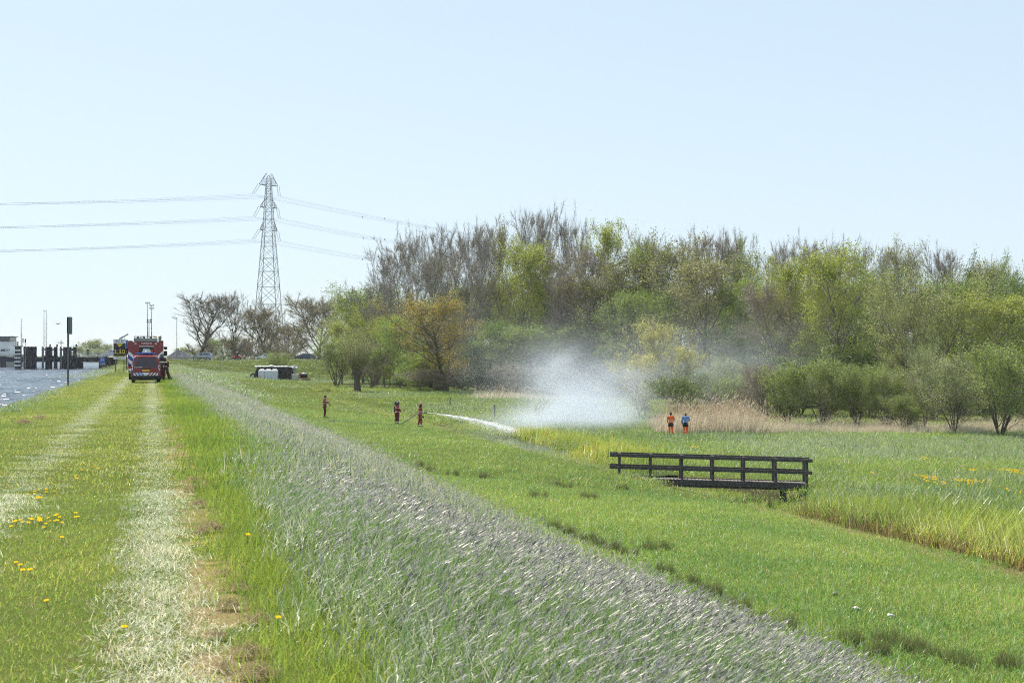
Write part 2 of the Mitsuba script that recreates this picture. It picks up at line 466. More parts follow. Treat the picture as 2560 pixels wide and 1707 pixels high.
FOX_TONES = [((0.8, 0.95, 0.8), 0.95, 0.25), ((1.0, 1.0, 1.0), 1.0, 1.0), ((1.25, 1.15, 1.2), 0.95, 0.7), ((1.05, 1.05, 1.1), 1.12, 1.9)]
K_LAWN = kinds('lawn', 0.055, 0.02, 0.0042, 0.55, 0.7, P_LAWN, dens=1.3)
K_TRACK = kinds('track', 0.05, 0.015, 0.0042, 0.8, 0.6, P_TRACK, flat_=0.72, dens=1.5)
K_VERGE = kinds('verge', 0.13, 0.045, 0.005, 0.30, 0.5, P_VERGE, wind=(0.12, -0.03), dens=1.1, lods=('near', 'mid', 'far'))
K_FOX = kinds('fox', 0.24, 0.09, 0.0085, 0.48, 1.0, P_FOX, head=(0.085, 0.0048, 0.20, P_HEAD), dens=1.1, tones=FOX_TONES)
K_BERM = kinds('berm', 0.13, 0.05, 0.0055, 0.5, 0.9, P_BERM, dens=1.15)
K_REED = kinds('reed', 0.85, 0.2, 0.017, 0.22, 0.8, P_REED, wind=(0.15, -0.03), dens=0.55, lods=('mid', 'far', 'vfar'))
K_EDGE = kinds('edge', 0.07, 0.03, 0.0055, 0.7, 0.9, [((0.52, 0.46, 0.25), 4), ((0.42, 0.41, 0.17), 2.5), ((0.32, 0.26, 0.14), 1.5)], dens=1.1, lods=('mid', 'far', 'vfar'))
K_STEM = kinds('reedstem', 0.55, 0.12, 0.013, 0.12, 0.15, P_STEM, wind=(0.05, 0), dens=0.5, lods=('mid', 'far'))
K_HERB = kinds('herb', 0.35, 0.1, 0.012, 0.5, 0.8, [(BG, 3), ((0.36, 0.42, 0.26), 2), (MG, 2)], dens=0.7, lods=('mid', 'far', 'vfar'))
K_TANREED = kinds('tanreed', 1.15, 0.3, 0.012, 0.16, 0.3, P_TAN, wind=(0.14, -0.02), head=(0.30, 0.012, 0.30, [((0.62, 0.54, 0.42), 3), ((0.5, 0.4, 0.28), 2)]), dens=0.9, bsdf='dry_leaf', lods=('far', 'vfar'), tones=[((0.9, 0.9, 0.9), 1.0, 1), ((1, 1, 1), 0.9, 1), ((1.1, 1.1, 1.12), 0.85, 1)])


def nz(u, v, f, s=0, oct=3):
    return meshkit.fbm(np.stack([u * f, v * f, 0 * u + s], -1), oct, s)


def lane(u, c, w):
    return np.exp(-((u - c) / w) ** 2)


def track_at(u, v):
    wob = 0.22 * (nz(0 * v, v, 0.07, 3) - 0.5)
    left = lane(u, -1.72 + wob, 0.24) * (0.55 + 0.45 * nz(u, v, 0.9, 61))
    right = lane(u, 0.06 + wob * 0.6, 0.19 + 0.07 * sst(15, 5, v))
    return np.maximum(left * 1.0, right) * (0.75 + 0.5 * nz(u, v, 1.6, 62))


def hay_at(u, v):
    return lane(u, 0.50 + 0.2 * (nz(0 * v, v, 0.3, 9) - 0.5), 0.16) * sst(0.42, 0.62, nz(u, v, 1.2, 6))


def fox_left(v):
    return 1.34 + 0.6 * (nz(0 * v, v, 0.13, 4) - 0.5) + 0.5 * sst(16, 38, v) * (1 - 0.5 * sst(60, 100, v))


def fox_at(u, v):
    return sst(-0.35, 0.35, u - fox_left(v) + 0.4 * (nz(u, v, 1.5, 29) - 0.5)) * sst(0.6, -0.6, u - 7.5 - 1.8 * (nz(u, v, 0.11, 12) - 0.5)) 


def edge_at(u, v):
    return lane(u, 21.9 + 0.6 * (nz(0 * v, v, 0.05, 17) - 0.5), 0.75)


def stuff(name, label):
    labels[name] = {'label': label, 'kind': 'stuff'}


lawn_keep = lambda u, v, x, y: (1 - 1.15 * track_at(u, v)) * (1 - 0.6 * hay_at(u, v)) * sst(0.3, -0.1, u - fox_left(v))
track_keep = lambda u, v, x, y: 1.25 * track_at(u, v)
verge_keep = lambda u, v, x, y: sst(0.60, 0.98, u + 0.4 * (nz(u, v, 0.8, 31) - 0.5)) * sst(0.5, -0.3, u - fox_left(v))
fox_keep = lambda u, v, x, y: fox_at(u, v) * (0.5 + 0.7 * nz(u, v, 0.5, 44))
for lod, (r0, r1), s in (('near', (0, 20), 0.21), ('mid', (20, 66), 0.46), ('mid', (66, 135), 0.62), ('vfar', (135, 345), 2.2)):
    # crown: mown grass, with flattened grass in the two wheel tracks, its sun sheen painted pale; foxtail grass down the slope
    spread_tufts('mown_grass', K_LAWN[lod], s, -4.7, 1.7, r0, r1, lawn_keep, 11)
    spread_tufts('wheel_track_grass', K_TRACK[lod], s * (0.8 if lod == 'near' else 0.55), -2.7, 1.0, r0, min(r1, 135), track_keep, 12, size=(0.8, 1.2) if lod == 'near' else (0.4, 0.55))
    if lod != 'vfar':
        spread_tufts('bright_verge_grass', K_VERGE[lod], s, 0.4, 2.6, r0, r1, verge_keep, 13)
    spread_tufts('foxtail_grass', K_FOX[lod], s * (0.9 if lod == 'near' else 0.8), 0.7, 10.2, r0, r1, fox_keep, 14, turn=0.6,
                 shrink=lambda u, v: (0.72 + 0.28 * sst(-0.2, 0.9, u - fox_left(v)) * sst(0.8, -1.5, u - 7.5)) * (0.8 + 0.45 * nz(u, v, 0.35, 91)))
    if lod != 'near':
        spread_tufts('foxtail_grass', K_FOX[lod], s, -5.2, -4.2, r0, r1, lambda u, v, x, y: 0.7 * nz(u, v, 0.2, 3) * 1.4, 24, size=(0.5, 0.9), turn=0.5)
for lod, (r0, r1) in LOD.items():
    s = {'near': 0.21, 'mid': 0.46, 'far': 1.25, 'vfar': 3.0}[lod]
    # berm at the foot of the dike, and the slope between
    spread_tufts('meadow_grass', K_BERM[lod], s * 0.95, 1.6, 23.2, r0, min(r1, 340), lambda u, v, x, y: (1.0 - 0.6 * fox_at(u, v) - 0.75 * edge_at(u, v)) * (u < np.where((v > 104) & (v < 130), 22.5, 23.2)), 15)
    if lod != 'near':
        spread_tufts('meadow_grass', K_EDGE[lod], s * 0.6, 20.2, 23.0, r0, min(r1, 240), lambda u, v, x, y: 1.2 * edge_at(u, v), 35, size=(0.55, 0.75))
    if lod in ('mid', 'far'):
        spread_tufts('reed_bed', K_STEM[lod], s * 0.6, 23.4, 28, r0, min(r1, 66), lambda u, v, x, y: 0.9 * (v < 56), 36)
    if lod in ('mid', 'far', 'vfar'):
        # the polder beyond the ditch
        spread_tufts('field_grass', K_BERM[lod], s * 1.05, 26.5, 140, r0, r1, lambda u, v, x, y: np.ones_like(u) * (y < np.interp(x / np.maximum(y, 1), [-0.1, 0.12, 0.13, 0.32], [250, 225, 175, 150])), 16, size=(1.2, 1.9))
        spread_tufts('field_grass', K_HERB[lod], s * 1.3, 26.8, 140, r0, r1, lambda u, v, x, y: 0.8 * sst(0.45, 0.62, nz(u, v, 0.12, 71)) * (y < 235), 17)
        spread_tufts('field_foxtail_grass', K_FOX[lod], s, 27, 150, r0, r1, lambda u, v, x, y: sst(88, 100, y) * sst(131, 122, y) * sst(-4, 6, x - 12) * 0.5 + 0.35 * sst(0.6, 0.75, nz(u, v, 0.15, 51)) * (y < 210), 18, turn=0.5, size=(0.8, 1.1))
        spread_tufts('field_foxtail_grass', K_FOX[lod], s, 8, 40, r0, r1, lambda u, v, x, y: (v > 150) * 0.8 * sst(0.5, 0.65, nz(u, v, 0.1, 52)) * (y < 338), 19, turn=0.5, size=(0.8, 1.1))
        spread_tufts('reed_bed', K_REED[lod], s * 0.62, 23.0, 32, r0, r1, lambda u, v, x, y: np.where(v < 57, sst(23.3, 24.0, u) * sst(29.5, 26.5, u), np.where(v < 86, 0.55 * sst(23.4, 24.6, u) * sst(31, 28, u), np.where(v < 103, sst(24.6, 25.4, u) * sst(31, 28.5, u), np.where(v < 128, 0.8 * sst(28.4, 29.0, u) * sst(31, 29.5, u), 0.5 * sst(23.0, 24.0, u) * sst(29, 27, u))))), 20, turn=0.8,
                     shrink=lambda u, v: np.where(v < 57, 1.0, np.where(v < 86, 0.30, np.where(v < 128, 0.8, 0.6))))
    if lod in ('far', 'vfar'):
        spread_tufts('dry_reeds', K_TANREED[lod], s * 0.7, 30, 190, r0, r1, lambda u, v, x, y: sst(129, 130.5, y) * sst(143, 138, y) * sst(12.2, 13.6, x) * (1.0 - 0.45 * sst(20, 24, x)), 21, turn=0.4,
                     shrink=lambda u, v: 0.98 - 0.50 * sst(18.5, 22, xy_of(u, v)[0]))
        spread_tufts('dry_reeds', K_TANREED[lod], s, 30, 120, r0, r1, lambda u, v, x, y: sst(205, 210, y) * sst(226, 220, y) * sst(-5, -2, x) * sst(14, 8, x) * 0.6, 22, turn=0.4, size=(0.6, 0.9))

spread_tufts('embankment_grass', K_HERB['vfar'], 2.6, 6, 100, 240, 420, lambda u, v, x, y: (y > 322) & (y < 341.2) & (x > -88), 25, size=(0.8, 1.5))
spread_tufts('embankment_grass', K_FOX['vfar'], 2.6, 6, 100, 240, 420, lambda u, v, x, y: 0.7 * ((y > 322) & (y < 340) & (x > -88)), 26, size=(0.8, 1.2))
stuff('embankment_grass', 'tall grey-green grass on the slope below the far road')
stuff('mown_grass', 'short mown yellow-green grass on the dike crown')
stuff('wheel_track_grass', 'flattened grass in the two wheel tracks, sun sheen painted pale')
stuff('bright_verge_grass', 'bright green upright grass right of the wheel tracks')
stuff('foxtail_grass', 'tall grey foxtail grass covering the dike slope')
stuff('meadow_grass', 'green meadow grass at the foot of the dike')
stuff('field_grass', 'green grass on the low field beyond the ditch')
stuff('field_foxtail_grass', 'greyish foxtail grass along the back of the field')
stuff('reed_bed', 'young yellow-green reeds standing in the ditch')
stuff('dry_reeds', 'tan dry reeds in front of the wood')
# ---------------------------------------------------------------- trees
def unit(a):
    return a / np.maximum(np.linalg.norm(a, axis=-1, keepdims=True), 1e-9)


def grow_tree(seed, H, r0, clear=0.25, n1=14, n2=8, n3=26, a1=(30, 60), a2=(25, 55), spread=0.35, up=0.35, stems=1, fork=0.0, twig=(0.5, 1.3), tw=0.022,
              bark=(0.20, 0.175, 0.15), twigc=(0.30, 0.26, 0.24), leaves=0, leaf=0.13, pal=None, wander=0.06, top=0.55, droop=0.0, leafball=0.35, low=0.0):
    """A tree as (trunk and limbs, twigs, leaves); spread is the crown's half width over its height."""
    rng = np.random.default_rng(seed)
    P, Q, A, B, lim = [], [], [], [], []

    def line(p, d, L, ra, rb, n, wnd, upw):
        pts = [p]
        for k in range(n):
            d = unit(d + rng.normal(0, wnd, 3) + np.array([0, 0, upw / n]))
            pts.append(pts[-1] + d * L / n)
        rr = np.linspace(ra, rb, n + 1)
        for k in range(n):
            P.append(pts[k]); Q.append(pts[k + 1]); A.append(rr[k]); B.append(rr[k + 1])
        return np.array(pts), d

    limbs2 = []
    for s in range(stems):
        th = rng.uniform(0, 2 * np.pi) if stems == 1 else 2 * np.pi * s / stems + rng.uniform(-0.4, 0.4)
        lean = 0.02 if stems == 1 else rng.uniform(0.10, 0.42)
        d0 = unit(np.array([math.cos(th) * lean, math.sin(th) * lean, 1.0]))
        p0 = np.array([math.cos(th), math.sin(th), 0]) * (0 if stems == 1 else r0 * 1.2) + [0, 0, -0.15]
        Hs = H * (1.0 if stems == 1 else rng.uniform(0.75, 1.0))
        pts, dend = line(p0, d0, Hs * (0.9 if fork == 0 else fork), r0, r0 * (0.12 if fork == 0 else 0.75), 9, wander, 0.1)
        m = n1 if stems == 1 else max(3, n1 // stems)
        for k in range(m):
            t = clear + (1 - clear) * (k + rng.uniform(0, 1)) / m if fork == 0 else rng.uniform(0.75, 1.0)
            j = min(int(t * 9), 8)
            p = pts[j] + (pts[j + 1] - pts[j]) * (t * 9 - j)
            hgt = (t - clear) / (1 - clear)
            prof = (math.sin(math.pi * min(1, 0.12 + 0.88 * (1 - hgt) ** top)) if fork == 0 else rng.uniform(0.7, 1.0)) if low == 0 else (1 - hgt) ** 0.6
            an = math.radians(rng.uniform(*a1)) * (1 - 0.35 * hgt)
            ph = k * 2.4 + rng.uniform(-0.5, 0.5)
            dd = np.array([math.cos(ph) * math.sin(an), math.sin(ph) * math.sin(an), math.cos(an)])
            L1 = max(0.12 * H, H * spread * (0.35 + prof) / max(0.45, math.sin(an)) * rng.uniform(0.75, 1.1)) if fork == 0 else H * (1 - fork) * rng.uniform(0.75, 1.05)
            L1 = min(L1, (H * 1.02 - p[2]) / max(0.3, dd[2])) if fork == 0 else L1
            rb = max(0.016, r0 * 0.42 * (1 - 0.6 * hgt) * (1.3 if fork else 1))
            q, de = line(p, dd, L1, rb, rb * 0.25, 5, wander * 1.6, up)
            limbs2.append((q, L1, rb))
    for q, L1, rb in limbs2:
        for k in range(n2):
            t = rng.uniform(0.18, 1.0)
            j = min(int(t * 5), 4)
            p = q[j] + (q[j + 1] - q[j]) * (t * 5 - j)
            d = unit(q[j + 1] - q[j])
            an = math.radians(rng.uniform(*a2))
            side = unit(np.cross(d, rng.normal(0, 1, 3)))
            dd = unit(d * math.cos(an) + side * math.sin(an) + [0, 0, up * 0.5 - droop * 0.5])
            L2 = L1 * rng.uniform(0.25, 0.5) * (1.15 - 0.5 * t)
            r2 = max(0.010, rb * 0.38)
            qq, _ = line(p, dd, L2, r2, r2 * 0.4, 3, wander * 2, up * 0.6 - droop)
            lim.append((qq, L2))
    P, Q, A, B = np.array(P), np.array(Q), np.array(A), np.array(B)
    big = A > min(0.05, 0.55 * A.max())
    tv = tubes(P[big], Q[big], A[big], B[big], 6)
    bv = tubes(P[~big], Q[~big], A[~big], B[~big], 3)
    # twigs: one slim triangle each
    base = np.array([q for q, _ in lim])                       # (m, 4, 3)
    m = len(base)
    t = rng.uniform(0.1, 1, (m, n3)) * 3
    j = np.minimum(t.astype(int), 2)
    fr = (t - j)[..., None]
    ii = np.arange(m)[:, None]
    p = base[ii, j] * (1 - fr) + base[ii, j + 1] * fr
    d = unit(base[ii, j + 1] - base[ii, j])
    d = unit(d + rng.normal(0, 0.55, d.shape) + np.array([0, 0, up * 0.5 - droop]))
    L = rng.uniform(*twig, (m, n3, 1))
    e = p + d * L
    sd = unit(np.cross(d, rng.normal(0, 1, d.shape))) * tw / 2
    v = np.stack([p - sd, p + sd, e], 2).reshape(-1, 3)
    f = np.arange(len(v)).reshape(-1, 3)
    tc = np.repeat(np.array(twigc) * rng.uniform(0.7, 1.3, (len(f), 1)), 3, 0)
    bcol = lambda n, c: np.array(c) * np.ones((n, 1))
    trunk = (tv[0], tv[1], bcol(len(tv[0]), bark))
    branches = join([(bv[0], bv[1], bcol(len(bv[0]), np.array(bark) * 0.6 + np.array(twigc) * 0.4)), (v, f, tc)])
    lv = None
    if leaves:
        pp, ee = p.reshape(-1, 3), e.reshape(-1, 3)
        lw = np.repeat(rng.uniform(0.05, 1.0, m) ** 1.6, n3)      # some limbs bear more leaves than others
        k = rng.choice(len(pp), leaves, p=lw / lw.sum())
        c = pp[k] + (ee[k] - pp[k]) * rng.uniform(0.25, 1.05, (leaves, 1)) + rng.normal(0, leafball * leaf, (leaves, 3))
        a = unit(rng.normal(0, 1, (leaves, 3)))
        b = unit(np.cross(a, rng.normal(0, 1, (leaves, 3))))
        s = leaf * rng.uniform(0.55, 1.2, (leaves, 1))
        v = np.stack([c - a * s * 0.5, c + b * s * 0.3, c + a * s * 0.5, c - b * s * 0.3], 1).reshape(-1, 3)
        f = (np.array([[0, 1, 2], [0, 2, 3]])[None] + (np.arange(leaves) * 4)[:, None, None]).reshape(-1, 3)
        pl = np.array([x for x, _ in pal], float)
        pw = np.array([y for _, y in pal], float)
        col = pl[rng.choice(len(pl), leaves, p=pw / pw.sum())] * rng.uniform(0.7, 1.3, (leaves, 1))
        lv = (v, f, np.repeat(col, 4, 0))
    return trunk, branches, lv


GREY, BRN, DARKB = (0.36, 0.335, 0.30), (0.37, 0.33, 0.29), (0.15, 0.135, 0.115)
L_YG = [((0.36, 0.41, 0.075), 5), ((0.26, 0.35, 0.065), 3), ((0.44, 0.46, 0.15), 1.5)]
L_BRI = [((0.31, 0.45, 0.08), 5), ((0.22, 0.35, 0.065), 3), ((0.40, 0.48, 0.14), 1.5)]
L_MID = [((0.22, 0.31, 0.075), 5), ((0.16, 0.245, 0.065), 3), ((0.31, 0.38, 0.12), 1.5)]
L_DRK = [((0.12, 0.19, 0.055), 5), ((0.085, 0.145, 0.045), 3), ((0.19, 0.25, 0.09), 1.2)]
L_OLV = [((0.30, 0.31, 0.10), 5), ((0.23, 0.25, 0.085), 3), ((0.37, 0.37, 0.15), 1)]
L_ORG = [((0.46, 0.33, 0.07), 4), ((0.38, 0.32, 0.075), 4), ((0.31, 0.33, 0.085), 4)]
L_YEL = [((0.64, 0.60, 0.20), 4), ((0.54, 0.54, 0.17), 4), ((0.40, 0.45, 0.15), 2)]
L_WIL = [((0.37, 0.41, 0.16), 5), ((0.29, 0.34, 0.12), 3), ((0.45, 0.48, 0.24), 1.5)]
L_PAL = [((0.38, 0.45, 0.24), 4), ((0.29, 0.37, 0.16), 4), ((0.48, 0.54, 0.34), 1.5)]
L_BUD = [((0.32, 0.26, 0.17), 3), ((0.28, 0.26, 0.13), 3)]
L_BLO = [((0.46, 0.40, 0.34), 3), ((0.54, 0.47, 0.41), 2)]

KINDS = {}


def tree_kind(name, variants, **k):
    KINDS[name] = []
    for q in range(variants):
        seed = 1000 + 37 * len(KINDS) + q
        trunk, br, lv = grow_tree(seed, **k)
        key = f'grown_{name}_{q}'
        g = {'type': 'shapegroup', 'trunk': mikit.ply(trunk[:2], 'bark', True, color=trunk[2]), 'branches': mikit.ply(br[:2], 'bark', False, color=br[2])}
        if lv: g['leaves'] = mikit.ply(lv[:2], 'tree_leaf', False, color=lv[2])
        scene[key] = g
        allv = np.vstack([br[0]] + ([lv[0]] if lv else []))
        rad = np.percentile(np.hypot(allv[:, 0], allv[:, 1]), 86)
        KINDS[name].append((key, np.percentile(allv[:, 2], 99.7), rad))


tree_kind('bare_tall', 3, H=20, r0=0.20, clear=0.28, n1=18, n2=11, n3=30, a1=(28, 60), a2=(22, 56), spread=0.27, up=0.2, twig=(0.6, 1.5), tw=0.045, bark=DARKB, twigc=GREY)
tree_kind('bare_brown', 2, H=18, r0=0.20, clear=0.12, n1=24, n2=11, n3=34, a1=(28, 62), a2=(25, 60), spread=0.30, up=0.22, twig=(0.6, 1.4), tw=0.045, bark=(0.17, 0.15, 0.13), twigc=BRN, leaves=3000, leaf=0.12, pal=L_BUD)
tree_kind('bare_round', 2, H=14, r0=0.30, clear=0.16, n1=20, n2=14, n3=26, a1=(26, 62), a2=(25, 58), spread=0.40, up=0.32, twig=(0.5, 1.1), tw=0.036, bark=DARKB, twigc=(0.29, 0.27, 0.23), wander=0.10)
tree_kind('budding', 2, H=14, r0=0.28, clear=0.10, n1=26, n2=13, n3=34, a1=(26, 64), a2=(25, 60), spread=0.42, up=0.3, twig=(0.6, 1.3), tw=0.042, bark=DARKB, twigc=(0.33, 0.30, 0.24), leaves=6000, leaf=0.14, pal=L_BUD + L_OLV)
tree_kind('leaf_yg', 2, H=18, r0=0.20, clear=0.10, n1=26, n2=11, n3=16, a1=(32, 66), a2=(30, 65), spread=0.32, up=0.15, tw=0.03, bark=DARKB, leaves=22000, leaf=0.235, pal=L_YG, leafball=1.6)
tree_kind('leaf_bright', 1, H=12, r0=0.18, clear=0.04, n1=28, n2=11, n3=14, a1=(40, 80), a2=(30, 65), spread=0.36, up=0.1, tw=0.024, bark=DARKB, leaves=19000, leaf=0.21, pal=L_BRI, low=1, leafball=1.4)
tree_kind('leaf_mid', 2, H=16, r0=0.2, clear=0.07, n1=28, n2=11, n3=14, a1=(32, 72), a2=(30, 65), spread=0.36, up=0.15, tw=0.026, bark=DARKB, leaves=22000, leaf=0.235, pal=L_MID, leafball=1.6)
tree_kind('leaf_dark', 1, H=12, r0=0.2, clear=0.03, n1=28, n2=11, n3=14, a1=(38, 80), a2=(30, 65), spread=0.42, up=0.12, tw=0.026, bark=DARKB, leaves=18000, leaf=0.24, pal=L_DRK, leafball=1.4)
tree_kind('leaf_olive', 2, H=18, r0=0.22, clear=0.10, n1=26, n2=11, n3=24, a1=(28, 62), a2=(28, 60), spread=0.33, up=0.2, tw=0.036, bark=DARKB, twigc=GREY, leaves=11000, leaf=0.24, pal=L_OLV, leafball=1.4)
tree_kind('orange', 1, H=15, r0=0.34, clear=0.14, n1=26, n2=13, n3=20, a1=(38, 74), a2=(30, 60), spread=0.44, up=0.15, tw=0.03, bark=DARKB, leaves=17000, leaf=0.22, pal=L_ORG, wander=0.1, leafball=1.2)
tree_kind('yellow', 1, H=9, r0=0.14, clear=0.12, n1=20, n2=11, n3=16, a1=(32, 66), spread=0.34, up=0.2, tw=0.018, bark=DARKB, leaves=11000, leaf=0.16, pal=L_YEL, wander=0.1)
tree_kind('willow', 2, H=15, r0=0.22, clear=0.08, n1=30, n2=11, n3=20, a1=(24, 55), spread=0.34, up=0.2, tw=0.026, bark=DARKB, twigc=(0.27, 0.25, 0.17), leaves=22000, leaf=0.19, pal=L_WIL, stems=3, leafball=1.2)
tree_kind('shrub', 3, H=6, r0=0.07, clear=0.05, n1=35, n2=11, n3=14, a1=(20, 55), spread=0.34, up=0.2, twig=(0.25, 0.8), tw=0.016, bark=(0.11, 0.10, 0.085), twigc=(0.24, 0.22, 0.16), leaves=15000, leaf=0.115, pal=L_WIL + L_BRI + L_MID, stems=7, low=1, leafball=1.2)
tree_kind('shrub_pale', 2, H=6.5, r0=0.07, clear=0.06, n1=32, n2=11, n3=14, a1=(22, 58), spread=0.36, up=0.2, twig=(0.25, 0.8), tw=0.016, bark=(0.11, 0.10, 0.085), twigc=(0.26, 0.24, 0.19), leaves=13000, leaf=0.12, pal=L_PAL + L_WIL, stems=6, low=1, leafball=1.2)
tree_kind('shrub_dark', 1, H=4, r0=0.06, clear=0.03, n1=32, n2=11, n3=12, a1=(32, 76), spread=0.52, up=0.2, twig=(0.2, 0.5), tw=0.014, bark=DARKB, leaves=13000, leaf=0.105, pal=L_DRK + L_DRK + L_MID, stems=5, leafball=1.2)
tree_kind('shrub_brown', 2, H=5, r0=0.06, clear=0.03, n1=30, n2=12, n3=22, a1=(24, 66), spread=0.44, up=0.2, twig=(0.3, 0.8), tw=0.024, bark=DARKB, twigc=BRN, leaves=4000, leaf=0.11, pal=L_BUD + L_OLV, stems=6)
tree_kind('blossom', 1, H=11, r0=0.2, clear=0.06, n1=26, n2=12, n3=24, a1=(34, 76), spread=0.46, up=0.12, tw=0.03, bark=DARKB, twigc=BRN, leaves=8000, leaf=0.14, pal=L_BLO)
tree_kind('sapling', 1, H=3, r0=0.03, clear=0.2, n1=8, n2=3, n3=4, a1=(20, 40), spread=0.3, up=0.3, twig=(0.2, 0.5), tw=0.014, bark=DARKB, leaves=420, leaf=0.10, pal=L_WIL, stems=3)
tree_kind('far_tree', 1, H=16, r0=0.3, clear=0.05, n1=22, n2=8, n3=6, a1=(38, 80), spread=0.45, up=0.1, tw=0.03, bark=DARKB, leaves=7000, leaf=0.55, pal=L_OLV + L_MID, leafball=1.4)


def tree(kind, name, px, ytop, Y, wpx, label, cat='tree', group=None, variant=None, foot=None):
    """A tree at the bearing px and distance Y, its top and width as surveyed."""
    n = sum(1 for k in labels if k.startswith(name))
    x, y, zt = at(px, ytop, Y)
    z0 = float(height(x, y)) if foot is None else foot
    key0, h0, rad = KINDS[kind][(n if variant is None else variant) % len(KINDS[kind])]
    sz = (zt - z0) / h0
    sx = (wpx * Y / F / 2) / rad * (1.18 if kind.startswith('leaf') or kind == 'willow' else 1.0)
    a = (px * 12.9898 + Y * 3.7) % 6.283
    t = thing(name, label, cat, group)
    m = np.array([[math.cos(a) * sx, -math.sin(a) * sx, 0, x], [math.sin(a) * sx, math.cos(a) * sx, 0, y], [0, 0, sz, z0], [0, 0, 0, 1]])
    scene[t] = {'type': 'instance', 'g': {'type': 'ref', 'id': key0}, 'to_world': T(m)}
    return t


# along the road
tree('bare_round', 'bare_tree', 490, 733, 372, 150, 'large leafless tree with spreading crown beside the grey parked-looking car on the road')
tree('bare_round', 'bare_tree', 592, 730, 376, 88, 'second leafless roadside tree, narrower, behind the red quad bike')
tree('budding', 'budding_tree', 664, 752, 372, 115, 'brown budding roadside tree directly below the power pylon')
tree('budding', 'budding_tree', 797, 735, 366, 150, 'broad brown budding tree above the dark blue estate car')
tree('budding', 'budding_tree', 722, 800, 392, 110, 'lower brown tree filling the gap between two broad roadside trees')
tree('leaf_mid', 'roadside_bush', 560, 842, 384, 70, 'green bush between the two leafless roadside trees', 'bush')
tree('shrub_brown', 'roadside_bush', 612, 838, 380, 90, 'brown leafless bush behind the quad bike rider', 'bush')
tree('shrub_brown', 'roadside_bush', 525, 852, 390, 60, 'small brown bush behind the trunk of the largest leafless tree', 'bush')
tree('shrub_brown', 'roadside_bush', 690, 850, 385, 100, 'brown thicket behind the white car', 'bush')
tree('shrub', 'road_bank_bush', 692, 878, 322, 62, 'low green willow bush half hiding the white car', 'bush')
# the wood's left end
tree('leaf_yg', 'leafy_tree', 882, 752, 330, 90, 'yellow-green tree at the far left end of the wood')
tree('leaf_mid', 'leafy_tree', 930, 765, 300, 110, 'mid green tree left of the tall leafless trees')
tree('shrub', 'leafy_bush', 842, 842, 262, 105, 'yellow-green bush left of the pollard willow', 'bush')
tree('leaf_yg', 'leafy_bush', 855, 800, 285, 100, 'light green bush behind the pollard willow', 'bush')
tree('shrub_brown', 'brown_bush', 930, 850, 252, 75, 'brown twiggy bush right of the pollard willow', 'bush')
tree('leaf_bright', 'leafy_tree', 1000, 790, 250, 105, 'bright spring-green tree left of the orange tree')
tree('leaf_yg', 'leafy_tree', 962, 785, 258, 90, 'yellow-green tree between the pollard willow and the bright green tree')
tree('orange', 'orange_tree', 1118, 732, 238, 225, 'orange-leaved spring tree at the edge of the wood')
tree('shrub_brown', 'brown_bush', 1095, 918, 236, 130, 'grey-brown bush at the foot of the orange tree', 'bush')
tree('leaf_bright', 'leafy_bush', 1050, 880, 240, 90, 'bright green bush left of the orange tree foot', 'bush')
tree('leaf_dark', 'leafy_tree', 1195, 850, 252, 120, 'dark green tree right behind the orange tree')
tree('leaf_bright', 'leafy_tree', 1232, 800, 258, 110, 'yellow-green layered tree right of the orange tree')
tree('leaf_mid', 'leafy_tree', 1340, 808, 250, 190, 'broad mid green tree left of the smoke')
tree('leaf_dark', 'leafy_tree', 1420, 850, 262, 130, 'dark green tree directly behind the blue smoke')
tree('shrub_brown', 'young_birch', 1268, 905, 228, 75, 'thin young tree with a few pale leaves near the fence', 'tree')
tree('bare_round', 'bare_sapling', 1318, 915, 226, 80, 'small leafless pale tree left of the smoke')
for q, (px, yt, Y, w) in enumerate([(928, 690, 285, 90), (958, 620, 280, 90), (995, 583, 274, 90), (1035, 572, 270, 85), (1078, 560, 272, 90), (1118, 572, 280, 85), (1158, 556, 274, 90), (1200, 566, 270, 85), (1232, 545, 278, 80),
                                    (1040, 640, 262, 80), (1100, 630, 260, 80), (1170, 640, 262, 80), (975, 680, 262, 70)]):
    tree('bare_tall', 'leafless_tree', px, yt, Y, w, 'tall leafless grey tree in the left half of the wood', group='tall leafless trees of the left half of the wood')
tree('leaf_olive', 'olive_tree', 1262, 556, 280, 75, 'olive-leaved tall tree left of the highest leafless tops')
tree('leaf_olive', 'olive_tree', 1090, 632, 276, 90, 'olive-yellow crown showing among the leafless trunks above the orange tree')
tree('leaf_yg', 'leafy_tree', 1308, 598, 264, 115, 'yellow-green tree in front of the highest leafless tops')
for q, (px, yt, Y, w) in enumerate([(1340, 518, 292, 85), (1378, 512, 290, 80), (1412, 522, 292, 80), (1440, 545, 290, 70)]):
    tree('bare_tall', 'leafless_tree', px, yt, Y, w, 'one of the highest leafless treetops of the wood', group='highest leafless treetops')
for q, (px, yt, Y, w) in enumerate([(1400, 610, 268, 150), (1470, 605, 262, 150), (1545, 640, 258, 150), (1390, 680, 258, 130), (1480, 690, 256, 140)]):
    tree('bare_brown' if q in (0, 1, 3) else 'leaf_olive', 'brown_tree' if q in (0, 1, 3) else 'olive_tree', px, yt, Y, w, 'dense brown leafless tree behind the top of the smoke' if q in (0, 1, 3) else 'olive tree among the dense brown ones above the smoke', group='dense brown leafless trees behind the smoke' if q in (0, 1, 3) else 'olive trees among the dense brown ones')
